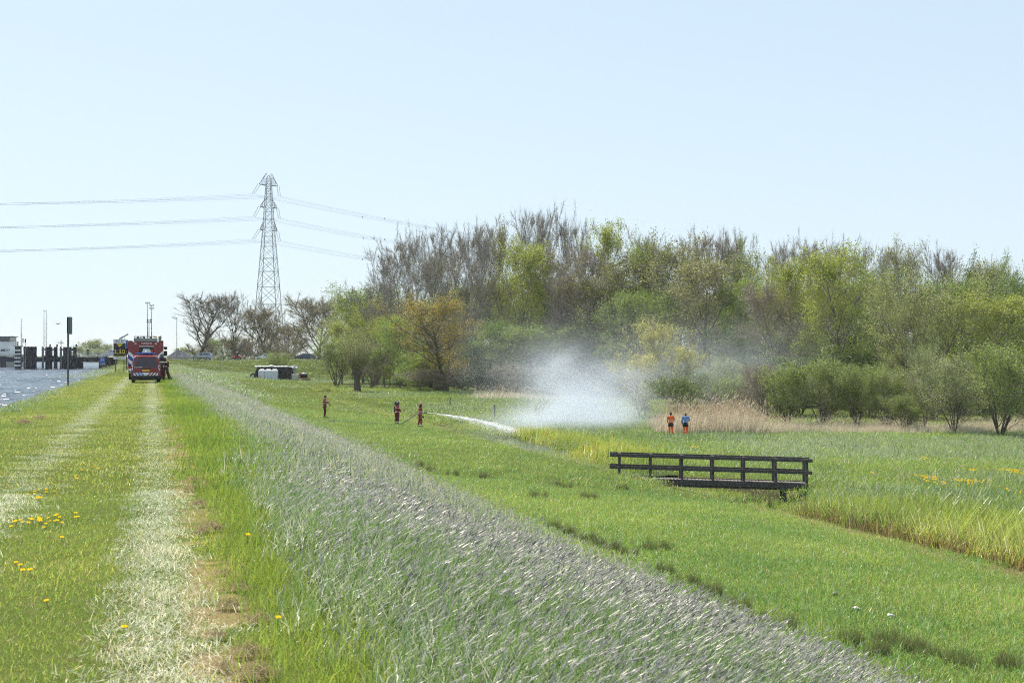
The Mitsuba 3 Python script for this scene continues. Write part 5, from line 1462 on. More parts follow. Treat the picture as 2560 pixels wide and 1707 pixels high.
# joints of a standing figure 1.80 m tall: x right, y forward
STAND = {'hipL': (-0.10, 0, 0.93), 'hipR': (0.10, 0, 0.93), 'kneeL': (-0.115, 0.03, 0.50), 'kneeR': (0.115, 0.03, 0.50), 'ankL': (-0.13, -0.01, 0.09), 'ankR': (0.13, -0.01, 0.09),
         'pel': (0, 0, 0.98), 'waist': (0, 0.01, 1.12), 'chest': (0, 0.0, 1.32), 'neck': (0, -0.01, 1.50), 'head': (0, 0.015, 1.67), 'shL': (-0.19, -0.01, 1.44), 'shR': (0.19, -0.01, 1.44),
         'elL': (-0.25, -0.02, 1.16), 'elR': (0.25, -0.02, 1.16), 'wrL': (-0.26, 0.06, 0.92), 'wrR': (0.26, 0.06, 0.92)}


def figure(label, loc, rz, pose, top, legs, boots, head='hair', skin='skin', bands=(), legband=False, band='reflective', sleeve=1.0, group=None, s=1.0, shorts=None, collar=None, curl=0.5, coatlen=0.0, apron=None):
    J = {k: np.array(v, float) for k, v in {**STAND, **pose}.items()}
    t = thing('person', label, 'person', group)
    hd = J['head']
    face = np.array(pose.get('face', (0, 1, 0)), float)
    face = unit(face)
    B = [bone(J['pel'], J['waist'], 0.125, 0.118), bone(J['waist'], J['chest'], 0.118, 0.135), bone(J['chest'], J['neck'], 0.12, 0.06), bone(J['neck'], hd, 0.055, 0.06),
         bone(J['shL'], J['chest'], 0.07, 0.11), bone(J['shR'], J['chest'], 0.07, 0.11)]
    up = unit(hd - J['neck'])
    B += [bone(hd - up * 0.02, hd + up * 0.035, 0.086, 0.088), bone(hd - up * 0.06 + face * 0.03, hd + face * 0.02, 0.055, 0.08), bone(hd + face * 0.088, hd + face * 0.108 - up * 0.03, 0.012, 0.017)]
    ear = np.cross(face, up)
    B += [bone(hd + ear * q * 0.088, hd + ear * q * 0.09 - up * 0.035, 0.018, 0.014) for q in (-1, 1)]
    B += [bone(hd + face * 0.092 - up * 0.06 - ear * 0.02, hd + face * 0.092 - up * 0.06 + ear * 0.02, 0.011, 0.011)]
    for q in 'LR':
        B += [bone(J['hip' + q], J['knee' + q], 0.092, 0.058), bone(J['knee' + q], J['ank' + q], 0.056, 0.040), bone(J['pel'], J['hip' + q], 0.12, 0.095)]
        B += [bone(J['sh' + q], J['el' + q], 0.052, 0.042), bone(J['el' + q], J['wr' + q], 0.041, 0.028)]
        d = J['wr' + q] - J['el' + q]
        B += hand_bones(J['wr' + q], d, (0, 0.2, 1) if abs(unit(d)[2]) < 0.8 else (0, 1, 0), curl)
        foot = pose.get('foot' + q, (0.03 if q == 'R' else -0.03, 0.2, 0))
        B += [bone(J['ank' + q] - [0, 0.02, 0.04], J['ank' + q] + np.array(foot) - [0, 0, 0.05], 0.045, 0.036)]
    put = lambda m: moved(m, loc, rz, s)
    part(t, 'body', put(soft(fuse(B), 0.03, 5)), skin, True)
    # jacket: a thicker shell over trunk and arms
    g = 0.022
    A = [bone(J['pel'] + [0, 0, 0.02 - coatlen], J['waist'], 0.150 + g, 0.135 + g), bone(J['waist'], J['chest'], 0.135 + g, 0.15 + g), bone(J['chest'], J['neck'] - [0, 0, 0.05], 0.135 + g, 0.07 + g), bone(J['shL'], J['chest'], 0.075 + g, 0.115 + g), bone(J['shR'], J['chest'], 0.075 + g, 0.115 + g)]
    for q in 'LR':
        e = J['el' + q] + (J['wr' + q] - J['el' + q]) * (sleeve - 0.05)
        A += [bone(J['sh' + q], J['el' + q], 0.064 + g, 0.054 + g)]
        if sleeve > 0.1: A += [bone(J['el' + q], e, 0.054 + g, 0.044 + g)]
    jk = fuse(A)
    jkey = part(t, 'jacket', put(soft(jk, 0.04, 4)), top, True)
    fat = fuse([bone(J['pel'] + [0, 0, 0.02 - coatlen], J['waist'], 0.158 + g, 0.143 + g), bone(J['waist'], J['chest'], 0.143 + g, 0.158 + g), bone(J['chest'], J['neck'], 0.143 + g, 0.08 + g)] + [bone(J['sh' + q], J['el' + q], 0.072 + g, 0.062 + g) for q in 'LR'] + ([bone(J['el' + q], J['wr' + q], 0.061 + g, 0.05 + g) for q in 'LR'] if sleeve > 0.5 else []))
    for z0, z1 in bands:
        slab = m3.Manifold.cube([2.0, 2.0, z1 - z0], True).translate([0, 0, (z0 + z1) / 2])
        sm = (fat ^ slab).to_mesh()
        if len(sm.tri_verts): add(numbered(f'{jkey}__reflective_band'), put(trimesh.Trimesh(sm.vert_properties[:, :3], sm.tri_verts)), band)
    Lg = []
    for q in 'LR':
        e = J['knee' + q] + (J['ank' + q] - J['knee' + q]) * 0.92
        Lg += [bone(J['hip' + q] + [0, 0, 0.02], J['knee' + q], 0.115, 0.082), bone(J['knee' + q], e, 0.080, 0.072), bone(J['pel'], J['hip' + q], 0.148, 0.118)]
    tk = part(t, 'trousers', put(soft(fuse(Lg), 0.04, 4)), legs, True)
    if legband:
        fl = fuse([bone(J['knee' + q], J['knee' + q] + (J['ank' + q] - J['knee' + q]) * 0.95, 0.088, 0.080) for q in 'LR'])
        sm = (fl ^ m3.Manifold.cube([2, 2, 0.07], True).translate([0, 0, 0.24 if legband is True else legband])).to_mesh()
        if len(sm.tri_verts): add(numbered(f'{tk}__reflective_band'), put(trimesh.Trimesh(sm.vert_properties[:, :3], sm.tri_verts)), band)
    for q in 'LR':
        foot = pose.get('foot' + q, (0.03 if q == 'R' else -0.03, 0.2, 0))
        part(t, 'boot', put(soft(fuse([bone(J['ank' + q] + [0, 0, 0.1], J['ank' + q] - [0, 0, 0.03], 0.062, 0.062), bone(J['ank' + q] - [0, 0.02, 0.035], J['ank' + q] + np.array(foot) - [0, 0, 0.042], 0.058, 0.048)]), 0.04, 3)), boots, True)
    if shorts:
        sk = fuse([bone(J['pel'] - [0, 0, 0.0], J['hip' + q] - [0, 0, 0.16], 0.165, 0.135) for q in 'LR'])
        part(t, 'jacket_round_waist', put(soft(sk, 0.05, 3)), shorts, True)
    if head == 'hair':
        part(t, 'hair', put(soft(fuse([bone(hd + up * 0.03 - face * 0.012, hd + up * 0.045 - face * 0.01, 0.098, 0.092), bone(hd - face * 0.04 - up * 0.05, hd - face * 0.03, 0.075, 0.09)]), 0.03, 3)), 'hair_dark', True)
    else:
        hk = part(t, 'helmet', put(soft(fuse([bone(hd + up * 0.035, hd + up * 0.07, 0.135, 0.125), bone(hd - face * 0.08 - up * 0.05, hd, 0.08, 0.12)]), 0.03, 3)), head, True)
        add(numbered(f'{hk}__badge'), put(soft(bone(hd + up * 0.08 - face * 0.125, hd + up * 0.06 - face * 0.12, 0.02, 0.02), 0.02, 1)), 'stripe_white')
        part(t, 'neck_guard', put(soft(bone(hd - up * 0.04 - face * 0.02, J['neck'] + [0, 0, 0.02], 0.105, 0.11), 0.04, 3)), 'black_cloth', True)
    if collar:
        part(t, 'collar', put(soft(bone(J['neck'] + [0, 0, 0.0], J['neck'] + up * 0.05, 0.085, 0.08), 0.03, 3)), collar, True)
    return t, J, put


def stand_at(px, py, Y):
    x, y, _ = at(px, py, Y)
    return np.array([x, y, float(height(x, y)) + 0.03])


RT = -math.pi / 2        # facing right (towards +x)
# 1. fireman looking at what he holds
p1 = stand_at(811.5, 1046, 126.5)
figure('fireman in dark red suit without helmet, alone on the slope, looking down at his hands', p1, RT + 0.25, {'elL': (-0.24, 0.10, 1.20), 'elR': (0.24, 0.10, 1.20), 'wrL': (-0.10, 0.33, 1.22), 'wrR': (0.10, 0.33, 1.20), 'head': (0, 0.06, 1.655), 'face': (0, 0.85, -0.45),
        'kneeL': (-0.11, 0.05, 0.5)}, 'fire_cloth', 'fire_trousers', 'boot_leather', 'hair', bands=((0.93, 1.0), (1.12, 1.16), (1.33, 1.37)), coatlen=0.10)
t = thing('handheld_radio', 'small black radio hanging from the hand of the fireman alone on the slope', 'radio')
q = p1 + [0.40, 0.08, 1.02]
part(t, 'case', box(*q, 0.06, 0.05, 0.13, bev=0.01), 'plastic_black')
part(t, 'aerial', bar(q + [0.02, 0, 0.06], q + [0.02, 0, 0.2], 0.008, 5), 'plastic_black')
part(t, 'cord', path_tube([q + [0, 0, 0.06], q + [-0.02, 0, 0.14], q + [-0.06, -0.03, 0.19]], 0.006, 5), 'plastic_black')
# 2. two firemen together
p2 = stand_at(993, 1059.5, 125.0)
figure('fireman in red jacket with black helmet, nearer one of the pair behind the hose man', p2, RT + 0.5, {'elL': (-0.25, 0.02, 1.17), 'elR': (0.27, 0.06, 1.18), 'wrL': (-0.16, 0.24, 1.02), 'wrR': (0.18, 0.26, 1.04), 'head': (0, 0.05, 1.655), 'face': (0, 0.9, -0.3),
        'ankL': (-0.12, -0.06, 0.09), 'kneeL': (-0.12, 0.0, 0.5)}, 'fire_cloth', 'fire_trousers', 'boot_leather', 'helmet_black', bands=((0.98, 1.05), (1.30, 1.34)), legband=True, coatlen=0.02)
p2b = stand_at(990, 1057, 127.5) 
figure('fireman in dark jacket and black helmet half hidden behind his colleague', p2b, RT + 0.2, {'elL': (-0.27, -0.05, 1.18), 'wrL': (-0.22, 0.10, 0.98)}, 'navy_cloth', 'fire_trousers', 'boot_leather', 'helmet_black')
# 3. the hose man
p3 = stand_at(1050, 1066, 124.0)
_, J3, put3 = figure('fireman in red jacket and dark red helmet aiming the fire hose', p3, RT + 0.10, {'elL': (-0.23, 0.08, 1.14), 'elR': (0.23, 0.06, 1.14), 'wrL': (-0.06, 0.36, 1.12), 'wrR': (0.10, 0.20, 1.06), 'head': (0, 0.05, 1.665), 'chest': (0, 0.04, 1.32), 'neck': (0, 0.04, 1.5),
        'ankL': (-0.13, -0.16, 0.09), 'kneeL': (-0.12, -0.04, 0.5), 'ankR': (0.13, 0.08, 0.09), 'kneeR': (0.12, 0.09, 0.5)}, 'fire_cloth', 'fire_cloth', 'boot_leather', 'helmet_red', bands=((1.04, 1.08), (1.20, 1.24)), legband=0.17, coatlen=-0.02, curl=0.9)
t = thing('bag', 'small black bag hanging at the hip of the hose man', 'bag')
part(t, 'pouch', box(*(p3 + [0.24, 0.0, 0.78]), 0.16, 0.12, 0.15, bev=0.04), 'black_cloth')
part(t, 'strap', path_tube([p3 + [0.2, 0, 0.85], p3 + [0.12, -0.05, 0.98]], 0.012, 5), 'black_cloth')
NOZ = p3 + np.array([0.55, 0.02, 1.13])
flat('hose_cloth', (0.17, 0.20, 0.19), 0.75)
t = thing('fire_hose', 'grey-green fire hose running from the ground to the nozzle', 'hose')
pp = [p3 + [0.33, 0.02, 1.11], p3 + [0.05, -0.1, 1.06], p3 + [-0.25, -0.17, 1.0], p3 + [-0.8, -0.15, 0.66], p3 + [-1.3, -0.05, 0.36]]
g1 = p2 + [0.25, -0.25, 0.06]
pp += [g1, p2 + [-0.6, 0.6, 0.03]]
back = []
for f in np.linspace(0.12, 1, 9):
    u0, v0 = uv_of(*(p2[:2]))
    uu, vv = u0 - (u0 - 2.2) * f, v0 - (v0 - 107) * f + 2.0 * math.sin(5 * f)
    x, y = xy_of(uu, vv)
    back.append([x, y, float(height(x, y)) + 0.05])
pts = np.array(pp + back)
from scipy.interpolate import CubicSpline, PchipInterpolator
dd = np.r_[0, np.cumsum(np.linalg.norm(np.diff(pts, axis=0), axis=1))]
ss = np.r_[np.linspace(0, dd[6], 40), np.linspace(dd[6], dd[-1], 50)[1:]]
part(t, 'hose', path_tube(PchipInterpolator(dd, pts)(ss), 0.040, 8), 'hose_cloth', True)
part(t, 'nozzle', cat([bar(p3 + [0.30, 0.02, 1.112], NOZ - [0.12, 0, -0.004], 0.045, 10), bar(NOZ - [0.12, 0, -0.004], NOZ, 0.05, 10, 0.032)]), 'plastic_black', 40)
part(t, 'coupling', bar(p3 + [0.26, 0.02, 1.10], p3 + [0.31, 0.02, 1.112], 0.052, 10), 'alu', 40)
# 4. two workers in orange, seen from behind
p4 = stand_at(1677, 1095, 126.5)
figure('worker in orange high-visibility shirt and trousers with dark hair, seen from behind', p4, -0.15, {'elL': (-0.27, 0.02, 1.18), 'wrL': (-0.24, 0.12, 0.98), 'elR': (0.27, 0.02, 1.18), 'wrR': (0.20, 0.20, 1.06), 'face': (-0.1, 1, -0.05)}, 'orange_cloth', 'orange_cloth', 'boot_leather', 'hair', skin='skin_dark',
        bands=((1.02, 1.065), (1.18, 1.225)), band='reflective_grey', sleeve=0.05, shorts='navy_cloth', coatlen=-0.02)
p5 = stand_at(1714, 1097, 126.0)
figure('worker in light blue hooded jacket and orange trousers bending his head, seen from behind', p5, -0.1, {'elL': (-0.29, 0.03, 1.16), 'wrL': (-0.25, 0.10, 0.90), 'elR': (0.30, 0.08, 1.18), 'wrR': (0.20, 0.30, 1.14), 'head': (0.0, 0.10, 1.60), 'neck': (0, 0.03, 1.47), 'face': (0, 0.8, -0.6),
        'chest': (0, 0.02, 1.30)}, 'blue_cloth', 'orange_cloth', 'white_plastic', 'hair', shorts='black_cloth', collar='blue_cloth', coatlen=-0.06)
# 5. at the fire engine's side
p6 = np.array([*at(405, 951, 109.0)[:2], 0.0]); p6[2] = float(height(p6[0], p6[1])) + 0.02
figure('fireman in dark suit with white helmet badge beside the fire engine', p6, 0.2, {'elL': (-0.26, 0.05, 1.2), 'wrL': (-0.2, 0.28, 1.15), 'elR': (0.28, 0.03, 1.18), 'wrR': (0.24, 0.2, 0.98)}, 'fire_dark', 'fire_dark', 'boot_leather', 'helmet_black', bands=((0.97, 1.03), (1.25, 1.33)))
p7 = np.array([*at(413.5, 950, 110.5)[:2], 0.0]); p7[2] = float(height(p7[0], p7[1])) + 0.02
figure('crouching fireman with legs apart at the right of the fire engine', p7, 0.5, {'hipL': (-0.10, -0.05, 0.80), 'hipR': (0.10, -0.05, 0.80), 'kneeL': (-0.16, 0.18, 0.48), 'kneeR': (0.2, 0.15, 0.46), 'ankL': (-0.2, 0.0, 0.09), 'ankR': (0.28, -0.05, 0.09), 'pel': (0, -0.05, 0.85), 'waist': (0, 0.02, 0.98),
        'chest': (0, 0.12, 1.14), 'neck': (0, 0.2, 1.3), 'head': (0, 0.26, 1.45), 'shL': (-0.19, 0.14, 1.22), 'shR': (0.19, 0.14, 1.22), 'elL': (-0.25, 0.22, 0.98), 'elR': (0.25, 0.22, 0.98), 'wrL': (-0.12, 0.40, 0.86), 'wrR': (0.14, 0.40, 0.84)}, 'fire_dark', 'fire_dark', 'boot_leather', 'helmet_black')
t = thing('hose_reel_stand', 'black hose stand with slanting legs beside the fire engine', 'stand')
pz = p7 + [0.18, -0.35, 0]
part(t, 'leg', bar(pz + [0.0, 0, 0.85], pz + [0.34, 0, 0.0], 0.03, 6), 'plastic_black')
part(t, 'leg', bar(pz + [0.0, 0, 0.85], pz + [-0.25, 0.1, 0.0], 0.03, 6), 'plastic_black')
part(t, 'foot_bar', bar(pz + [-0.3, 0, 0.03], pz + [0.36, 0, 0.03], 0.03, 6), 'plastic_black')
# 6. rider of the quad bike, sitting
q6 = Q.loc + np.array([0.22, 0, 0.0])
SIT = {'hipL': (-0.10, 0, 0.98), 'hipR': (0.10, 0, 0.98), 'pel': (0, -0.02, 1.02), 'waist': (0, 0.0, 1.16), 'chest': (0, 0.03, 1.36), 'neck': (0, 0.04, 1.54), 'head': (0, 0.06, 1.71), 'shL': (-0.19, 0.02, 1.48), 'shR': (0.19, 0.02, 1.48), 'elL': (-0.3, 0.2, 1.26), 'elR': (0.3, 0.2, 1.26),
       'wrL': (-0.28, 0.52, 1.14), 'wrR': (0.28, 0.52, 1.14), 'kneeL': (-0.27, 0.38, 0.80), 'kneeR': (0.27, 0.38, 0.80), 'ankL': (-0.27, 0.28, 0.42), 'ankR': (0.27, 0.28, 0.42)}
figure('rider in black with a white helmet sitting on the red quad bike', q6, math.pi / 2, SIT, 'black_cloth', 'black_cloth', 'boot_leather', 'white_plastic')
# 7. cyclist on the bridge, riding away to the right
bxp = at(220, 891, BY - 1.0)
BZ = bxp[2]
t = thing('bicycle', 'dark bicycle ridden across the lift bridge', 'bicycle')
W0 = np.array([bxp[0], bxp[1], BZ])
for a in (-0.52, 0.52):
    k = part(t, 'wheel', moved(trimesh.creation.torus(0.33, 0.022, 24, 6).apply_transform(trimesh.transformations.rotation_matrix(math.pi / 2, [1, 0, 0])), W0 + [a, 0, 0.35]), 'rubber', True)
part(t, 'frame', cat([bar(W0 + a, W0 + b, 0.022, 6) for a, b in (([-0.52, 0, 0.35], [-0.05, 0, 0.3]), ([-0.05, 0, 0.3], [0.34, 0, 0.8]), ([-0.05, 0, 0.3], [-0.18, 0, 0.9]), ([-0.15, 0, 0.78], [0.34, 0, 0.8]), ([0.52, 0, 0.35], [0.33, 0, 1.0]), ([-0.52, 0, 0.35], [-0.16, 0, 0.8]))]), 'plastic_black')
part(t, 'saddle', box(*(W0 + [-0.2, 0, 0.93]), 0.26, 0.14, 0.07, bev=0.03), 'plastic_black')
part(t, 'handlebar', bar(W0 + [0.3, -0.28, 1.03], W0 + [0.3, 0.28, 1.03], 0.018, 6), 'alu')
RIDE = {'hipL': (-0.10, 0, 1.0), 'hipR': (0.10, 0, 1.0), 'pel': (0, 0.0, 1.04), 'waist': (0, 0.05, 1.17), 'chest': (0, 0.12, 1.36), 'neck': (0, 0.18, 1.53), 'head': (0, 0.21, 1.69), 'shL': (-0.19, 0.15, 1.47), 'shR': (0.19, 0.15, 1.47), 'elL': (-0.26, 0.32, 1.25), 'elR': (0.26, 0.32, 1.25),
        'wrL': (-0.24, 0.48, 1.08), 'wrR': (0.24, 0.48, 1.08), 'kneeL': (-0.11, 0.36, 0.75), 'kneeR': (0.11, 0.28, 0.62), 'ankL': (-0.12, 0.22, 0.42), 'ankR': (0.12, 0.14, 0.22)}
figure('cyclist in dark clothes with a white helmet crossing the lift bridge', W0 + [-0.2, 0, 0], RT, RIDE, 'black_cloth', 'black_cloth', 'boot_leather', 'white_plastic')
# ---------------------------------------------------------------- haze, smoke and the water jet
HAZE = 0.00010
scene['haze_air'] = {'type': 'homogeneous', 'albedo': {'type': 'rgb', 'value': [0.93, 0.95, 0.97]}, 'sigma_t': HAZE, 'phase': {'type': 'isotropic'}}
scene['haze'] = {'type': 'cube', 'to_world': T().translate([0, 3400, 42]).scale([5200, 3900, 50]), 'bsdf': {'type': 'null'}, 'interior': {'type': 'ref', 'id': 'haze_air'}}
labels['haze'] = {'label': 'thin pale air over the whole plain', 'kind': 'stuff'}
scene['camera']['medium'] = {'type': 'ref', 'id': 'haze_air'}

S0, S1 = np.array([-8.0, 119.0, -5.1]), np.array([34.0, 200.0, 9.5])
nx, ny, nz_ = 120, 110, 48
gx_, gy_, gz_ = [np.linspace(S0[k], S1[k], n) for k, n in enumerate((nx, ny, nz_))]
Zg, Yg, Xg = np.meshgrid(gz_, gy_, gx_, indexing='ij')
GZ = -4.55
hh = Zg - GZ
wob = meshkit.fbm(np.stack([Xg / 4.5, Yg / 5.0, hh / 3.0], -1), 5, 21)
fine = meshkit.fbm(np.stack([Xg / 1.7 + 2 * wob, Yg / 2.0, hh / 1.5 + wob * 2], -1), 4, 33)


def puff(cx, cy, ch, rx, ry, rh, a):
    q = ((Xg - cx - 2.2 * (wob - 0.5)) / rx) ** 2 + ((Yg - cy) / ry) ** 2 + ((hh - ch - 2.0 * (wob - 0.5)) / rh) ** 2
    return a * np.exp(-q * 1.3)


dens = 0
dens = dens + puff(5.6, 148, 0.2, 4.4, 12, 1.4, 0.26)        # white bank low over the burning verge
dens = dens + puff(7.2, 150, 1.6, 3.2, 11, 2.2, 0.14)
dens = dens + puff(4.2, 157, 3.6, 3.2, 12, 2.9, 0.06)        # blue plume left of the yellow trees
dens = dens + puff(9.6, 152, 2.6, 2.8, 9, 2.2, 0.06)
dens = dens + puff(12.0, 158, 4.4, 3.6, 9, 2.0, 0.018)
dens = dens + puff(0.3, 138, 0.4, 3.0, 6, 1.1, 0.045)
dens = dens + puff(10, 170, 5.0, 20, 22, 5.0, 0.0075)         # thin veil drifting right along the wood
dens = dens + puff(20, 172, 4.0, 12, 18, 4.0, 0.008)
dens = dens * np.clip(2.6 * fine - 0.4, 0.03, 3) * np.clip(2.4 * wob - 0.35, 0.08, 2)
# spray falling from the jet
J0 = NOZ
J1 = np.array([*at(1345, 1092, 131.0)[:2], at(1345, 1092, 131.0)[2]])
ax_ = J1 - J0
tt = np.clip(((Xg - J0[0]) * ax_[0] + (Yg - J0[1]) * ax_[1] + (Zg - J0[2]) * ax_[2]) / (ax_ @ ax_), 0, 1)
C_ = [J0[k] + ax_[k] * tt for k in range(3)]
C_[2] = C_[2] + 0.28 * 4 * tt * (1 - tt)
lat = np.hypot(Xg - C_[0], Yg - C_[1])
below = C_[2] - Zg
spray = np.exp(-(lat / (0.35 + 0.9 * tt)) ** 2) * np.where(below > 0, np.exp(-below / (0.25 + 1.3 * tt)), np.exp(-(below / (0.12 + 0.3 * tt)) ** 2)) * tt * (tt < 1) * 0.16
dens = dens + spray * np.clip(2.0 * fine, 0, 2) + puff(1.6, 131, 0.3, 1.6, 3, 0.8, 0.22) * np.clip(2 * fine, 0, 2)
e = np.minimum.reduce([sst(0, 4, Xg - S0[0]), sst(0, 5, S1[0] - Xg), sst(0, 3, Yg - S0[1]), sst(0, 8, S1[1] - Yg), sst(0, 3, S1[2] - Zg)])
dens = np.minimum(dens * e, 0.15).astype(np.float32)       # an even ceiling: thick smoke is deep rather than dense
scene['smoke_air'] = {'type': 'heterogeneous', 'albedo': {'type': 'rgb', 'value': [0.67, 0.76, 0.88]}, 'phase': {'type': 'hg', 'g': 0.25}, 'scale': 1.0,
                      'sigma_t': {'type': 'gridvolume', 'grid': mi.VolumeGrid(np.ascontiguousarray(dens[..., None])), 'to_world': T().translate(S0.tolist()).scale((S1 - S0).tolist())}}
scene['smoke'] = {'type': 'cube', 'to_world': T().translate(((S0 + S1) / 2).tolist()).scale(((S1 - S0) / 2).tolist()), 'bsdf': {'type': 'null'},
                  'interior': {'type': 'ref', 'id': 'smoke_air'}, 'exterior': {'type': 'ref', 'id': 'haze_air'}}
labels['smoke'] = {'label': 'white and blue smoke drifting over the burning field edge', 'kind': 'stuff'}

# the jet: a core of torn water and the drops around it
scene['white_water'] = {'type': 'principledthin', 'base_color': {'type': 'rgb', 'value': [0.9, 0.93, 0.96]}, 'roughness': 0.4, 'diff_trans': 1.0}
t = thing('water_jet', 'white water jet from the fire hose nozzle into the smoke', 'water jet')
rng = np.random.default_rng(9)
f = np.linspace(0, 0.5, 60)
ctr = J0 + ax_ * f[:, None] + np.array([0, 0, 0.28]) * (4 * f * (1 - f))[:, None]
ctr[1:] += rng.normal(0, 0.02, (59, 3)) * (0.2 + 2.5 * f[1:, None])
part(t, 'stream', path_tube(ctr, 0.017 + 0.012 * f * rng.uniform(0.3, 1.7, 60), 7), 'white_water', True)
m = 3800
f = rng.uniform(0.03, 1.0, m) ** 0.7
c = J0 + ax_ * f[:, None] + np.array([0, 0, 0.28]) * (4 * f * (1 - f))[:, None]
r = (0.02 + 0.30 * f ** 1.3)[:, None]
c = c + rng.normal(0, 1, (m, 3)) * r * [0.5, 0.8, 0.45] - np.array([0, 0, 1]) * rng.exponential(0.75, (m, 1)) * r
d = unit(ax_)
L = rng.uniform(0.05, 0.22, (m, 1)) * (0.6 + 0.8 * f[:, None])
v, fc = tubes(c - d * L / 2, c + d * L / 2, rng.uniform(0.003, 0.010, m), np.full(m, 0.002), 3)
part(t, 'drops', (v, fc), 'white_water', kind='stuff')
# ---------------------------------------------------------------- tussocks, hay, flowers
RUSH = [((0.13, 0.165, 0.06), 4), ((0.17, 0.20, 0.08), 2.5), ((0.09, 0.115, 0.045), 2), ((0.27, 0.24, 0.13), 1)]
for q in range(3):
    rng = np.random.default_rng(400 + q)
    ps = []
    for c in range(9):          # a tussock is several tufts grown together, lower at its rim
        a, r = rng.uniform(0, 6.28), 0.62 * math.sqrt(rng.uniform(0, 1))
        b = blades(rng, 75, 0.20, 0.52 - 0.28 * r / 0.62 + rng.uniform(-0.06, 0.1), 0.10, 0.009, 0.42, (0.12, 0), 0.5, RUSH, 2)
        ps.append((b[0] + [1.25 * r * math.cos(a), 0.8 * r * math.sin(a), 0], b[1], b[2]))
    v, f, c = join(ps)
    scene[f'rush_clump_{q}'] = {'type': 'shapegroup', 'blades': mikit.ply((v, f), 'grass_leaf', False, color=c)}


def ground_hit(px, py):
    """Where the bearing meets the ground (marching outwards)."""
    Y = np.geomspace(6, 330, 4000)
    d = at(px, py, 1.0) - [0, 0, EYE]
    P_ = np.array([0, 0, EYE]) + d * Y[:, None]
    h_ = height(P_[:, 0], P_[:, 1])
    k = int(np.argmax(P_[:, 2] < h_))
    return np.array([P_[k, 0], P_[k, 1], h_[k]])


TUS = [(1212, 1197, 44), (1130, 1189, 34), (1045, 1166, 26), (1388, 1218, 34), (1420, 1222, 36), (1345, 1245, 50), (1475, 1248, 54), (1560, 1224, 30), (1385, 1325, 44), (1420, 1338, 46), (1455, 1352, 50), (1490, 1368, 54), (1530, 1378, 56), (1572, 1388, 50), (1628, 1378, 46), (1668, 1378, 44),
       (1660, 1435, 60), (1720, 1465, 70), (1775, 1488, 70), (1835, 1520, 66), (2215, 1610, 90), (2280, 1628, 90), (2345, 1650, 90), (2410, 1668, 90), (2525, 1672, 96), (1960, 1575, 70), (2120, 1612, 70), (2190, 1640, 80), (1900, 1560, 66), (1078, 1178, 26)]
for k, (px, py, w) in enumerate(TUS):
    p = ground_hit(px, py)
    s = (w * p[1] / F) / 1.25
    t = thing('rush_tussock', 'dark olive rush tussock at the foot of the dike slope', 'tussock', 'rush tussocks along the foot of the dike')
    a = k * 1.3
    scene[t] = {'type': 'instance', 'g': {'type': 'ref', 'id': f'rush_clump_{k % 3}'}, 'to_world': T([[s * math.cos(a), -s * math.sin(a), 0, p[0]], [s * math.sin(a), s * math.cos(a), 0, p[1]], [0, 0, min(max(s, 0.7), 1.1), p[2]], [0, 0, 0, 1]])}
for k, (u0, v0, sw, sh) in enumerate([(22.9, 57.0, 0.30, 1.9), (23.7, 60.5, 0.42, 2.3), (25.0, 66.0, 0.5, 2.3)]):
    x, y = xy_of(u0, v0)  # dark clumps added to stand for the shadowed reed stems in the ditch notch
    t = thing('sedge_clump', ['dark upright clump added as notch shade at the ditch edge right of the footbridge', 'middle dark clump added as notch shade between ditch edge and footbridge', 'dark clump added as notch shade under the right end of the footbridge'][k], 'tussock')
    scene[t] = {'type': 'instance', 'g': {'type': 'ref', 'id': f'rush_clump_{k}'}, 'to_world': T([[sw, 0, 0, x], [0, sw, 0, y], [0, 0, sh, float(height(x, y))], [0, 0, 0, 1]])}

# heaps of mown hay along the right wheel track
HAY = [(620, 1645, 80), (540, 1600, 50), (650, 1560, 60), (575, 1525, 60), (600, 1480, 48), (560, 1440, 40), (530, 1332, 60), (495, 1268, 40), (480, 1230, 36), (505, 1338, 40), (470, 1180, 28), (482, 1205, 30), (640, 1700, 90), (560, 1680, 60), (100, 1050, 30), (60, 1062, 34), (450, 1120, 22), (455, 1095, 20)]
for q in range(3):
    rng = np.random.default_rng(500 + q)
    b = blades(rng, 520, 0.13, 0.075, 0.025, 0.0042, 1.2, (0.05, 0), 0.9, [((0.46, 0.36, 0.21), 4), ((0.34, 0.27, 0.15), 3), ((0.22, 0.18, 0.10), 2.5), ((0.40, 0.40, 0.20), 1)], 2, 0.75)
    v = b[0].copy()
    rr = np.hypot(v[:, 0], v[:, 1])
    v[:, 2] += 0.085 * np.exp(-(rr / 0.085) ** 2) * rng.uniform(0.3, 1.1, len(v) // 5).repeat(5)
    scene[f'hay_straw_{q}'] = {'type': 'shapegroup', 'straw': mikit.ply((v, b[1]), 'dry_leaf', False, color=b[2])}
for k, (px, py, w) in enumerate(HAY):
    p = ground_hit(px, py)
    s = (w * p[1] / F) / 0.26
    t = thing('hay_heap', 'small heap of dry mown hay along the right wheel track', 'hay heap', 'heaps of mown hay on the dike crown')
    a = k * 2.1
    scene[t] = {'type': 'instance', 'g': {'type': 'ref', 'id': f'hay_straw_{k % 3}'}, 'to_world': T([[s * math.cos(a) * 1.2, -s * math.sin(a), 0, p[0]], [s * math.sin(a) * 1.2, s * math.cos(a), 0, p[1]], [0, 0, min(1.3, s), p[2] + 0.012], [0, 0, 0, 1]])}

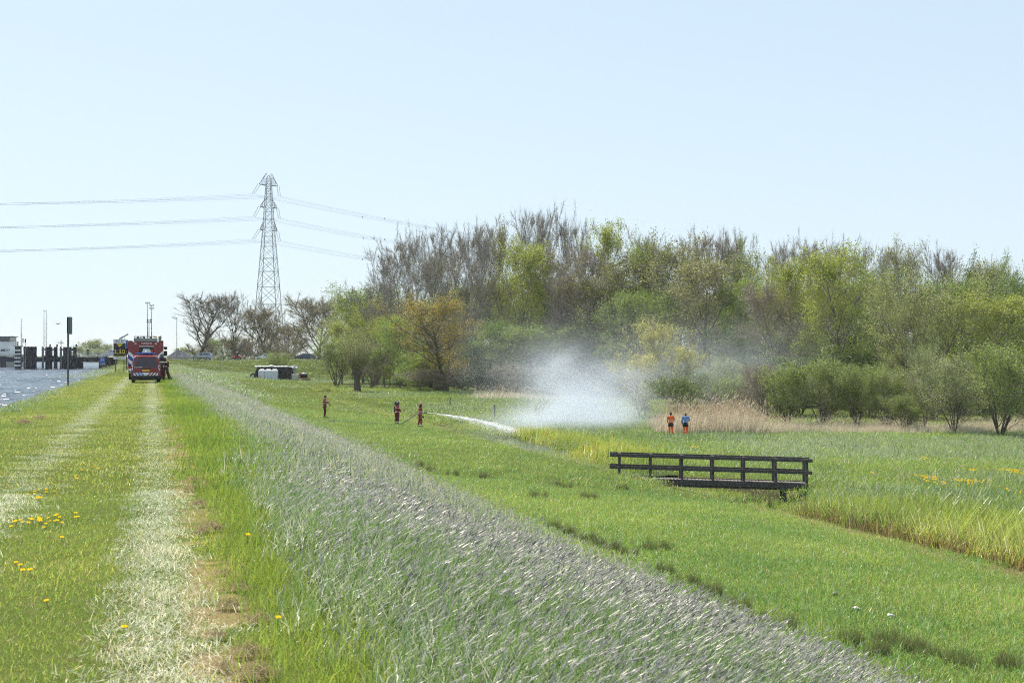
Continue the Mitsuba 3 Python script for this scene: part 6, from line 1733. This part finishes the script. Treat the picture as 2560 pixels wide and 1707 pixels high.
# dandelions
scene['petal'] = {'type': 'twosided', 'bsdf': {'type': 'diffuse', 'reflectance': {'type': 'rgb', 'value': [0.85, 0.64, 0.03]}}}
scene['flower_stem'] = {'type': 'twosided', 'bsdf': {'type': 'diffuse', 'reflectance': {'type': 'rgb', 'value': [0.22, 0.26, 0.10]}}}
rng = np.random.default_rng(12)
pv, pf, o = [], [], 0
for ring, (n, R_, z) in enumerate(((16, 0.021, 0.004), (12, 0.015, 0.010), (7, 0.008, 0.013))):
    for k in range(n):
        a = 2 * np.pi * (k + 0.3 * ring) / n
        c, s = math.cos(a), math.sin(a)
        pv += [[-s * 0.002, c * 0.002, z - 0.006], [s * 0.002, -c * 0.002, z - 0.006], [c * R_ + s * 0.0028, s * R_ - c * 0.0028, z], [c * R_ - s * 0.0028, s * R_ + c * 0.0028, z + 0.001]]
        pf += [[o, o + 1, o + 2], [o, o + 2, o + 3]]
        o += 4
petal_ply = mikit.ply((np.array(pv), np.array(pf)), 'petal')
stem_ply = mikit.ply(bar([0, 0, -0.09], [0, 0, 0], 0.0025, 5), 'flower_stem')
scene['dandelion_plant'] = {'type': 'shapegroup', 'flower_head': petal_ply, 'stem': stem_ply}
DAN = [(30, 1316, 5), (55, 1314, 2), (75, 1312, 2), (95, 1306, 4), (110, 1315, 3), (125, 1308, 3), (145, 1310, 4), (160, 1306, 2), (75, 1324, 2), (110, 1328, 1), (143, 1322, 2), (5, 1428, 3), (15, 1433, 2), (57, 1438, 1), (75, 1440, 1), (85, 1240, 3), (105, 1252, 3), (120, 1236, 2), (70, 1245, 1), (166, 1204, 2), (232, 1175, 2), (245, 1180, 1), (135, 1236, 1),
       (310, 1590, 1), (620, 1383, 1), (155, 1352, 1), (116, 1520, 1), (695, 1608, 1)]
for px, py, n in DAN:
    base = ground_hit(px, py)
    for k in range(n):
        x, y = base[0] + rng.normal(0, 0.07) * (n > 1), base[1] + rng.normal(0, 0.25) * (n > 1)
        z = float(height(x, y)) + rng.uniform(0.035, 0.06) + (0.11 if px > 600 else 0)
        s = rng.uniform(0.65, 1.0)
        t = thing('dandelion', 'yellow dandelion flower in the grass of the dike crown', 'flower', 'dandelions on the dike crown')
        tl = rng.uniform(-0.3, 0.3)
        scene[t] = {'type': 'instance', 'g': {'type': 'ref', 'id': 'dandelion_plant'}, 'to_world': T([[s, 0, s * tl, x], [0, s * 0.92, -s * 0.35, y], [-s * tl, s * 0.35, s * 0.92, z], [0, 0, 0, 1]])}
# yellow flowers far out in the field: too small to tell apart
ms = []
for px, py, n, w in [(2310, 1205, 26, 34), (2420, 1214, 34, 40), (2430, 1186, 14, 12), (2520, 1187, 30, 34), (2310, 1156, 10, 30), (2185, 1195, 5, 8), (2350, 1218, 12, 40), (2550, 1195, 10, 20), (1735, 1126, 10, 10), (2530, 1238, 6, 20)]:
    b = ground_hit(px, py)
    for k in range(n):
        x, y = b[0] + rng.normal(0, w * b[1] / F * 0.5), b[1] + rng.normal(0, 0.9)
        ms.append(np.array(pv) * rng.uniform(1.5, 2.4) @ np.array([[1, 0, 0], [0, 0.8, 0.6], [0, -0.6, 0.8]]) + [x, y, float(height(x, y)) + 0.27])
v = np.vstack(ms)
f = (np.array(pf)[None] + (np.arange(len(ms)) * len(pv))[:, None, None]).reshape(-1, 3)
add('field_flowers', (v, f), 'petal', label='scattered yellow flowers in the far field', kind='stuff')
# pale litter on the meadow
flat('pale_litter', (0.60, 0.56, 0.48), 0.8)
for k, (px, py, lb) in enumerate([(2087, 1492, 'brown molehill-like clod in the meadow'), (2140, 1530, 'pale clod of dry grass in the meadow'), (2225, 1546, 'small white scrap lying in the meadow')]):
    p = ground_hit(px, py)
    t = thing('clod', lb, 'clod')
    c = trimesh.creation.icosphere(2, 1.0)
    c.vertices *= 1 + 0.5 * (meshkit.noise(c.vertices * 2.3 + k * 5)[:, None] - 0.5)
    c.apply_scale([0.06, 0.06, 0.045 if k < 2 else 0.03])
    part(t, 'lump', moved(c, p + [0, 0, 0.07]), ['weathered_wood', 'pale_litter', 'white_paint'][k], True)
    part(t, 'crumb', moved(trimesh.creation.icosphere(1, 0.03), p + [0.07, 0.03, 0.05]), ['weathered_wood', 'pale_litter', 'white_paint'][k])

# members of a group that can be told apart by their order get a label each
ORD = 'leftmost second third fourth fifth sixth seventh eighth ninth tenth eleventh twelfth thirteenth fourteenth fifteenth sixteenth seventeenth eighteenth nineteenth twentieth twenty-first twenty-second twenty-third twenty-fourth twenty-fifth twenty-sixth twenty-seventh twenty-eighth twenty-ninth thirtieth'.split()


def place_of(k):
    e = scene.get(k)
    m = np.array(e['to_world'].matrix).reshape(4, 4)
    return m[0, 3] / m[1, 3], m[1, 3]


def in_order(group, text, by=0):
    ks = sorted((k for k, d in labels.items() if d.get('group') == group), key=lambda k: place_of(k)[by])
    for n, k in enumerate(ks):
        labels[k]['label'] = text.format((('nearest' if by else 'leftmost') if n == 0 else ORD[n]) + (' nearest' if by and n else ' from the left' if n else ''))


in_order('tall leafless trees of the left half of the wood', 'tall grey leafless tree in the wood left half, {}')
in_order('highest leafless treetops', 'highest leafless treetop group of the wood, {}')
in_order('dense brown leafless trees behind the smoke', 'dense brown leafless tree above the smoke, {}')
in_order('olive trees among the dense brown ones', 'olive tree among the dense brown ones above the smoke, {}')
in_order('grey-brown leafless skyline trees', 'leafless grey-brown skyline tree right of the middle, {}')
in_order('leafless skyline trees at the right end', 'leafless skyline tree at the wood right end, {}')
in_order('low bushes behind the right shrub row', 'low bush behind the right shrub row, {}')
in_order('undergrowth in the shade of the wood', 'dark undergrowth bush in the wood shade, {}')
in_order('heaps of mown hay on the dike crown', 'small heap of dry mown hay, {} to the camera', 1)
in_order('rush tussocks along the foot of the dike', 'dark olive rush tussock at the dike foot, {} to the camera', 1)
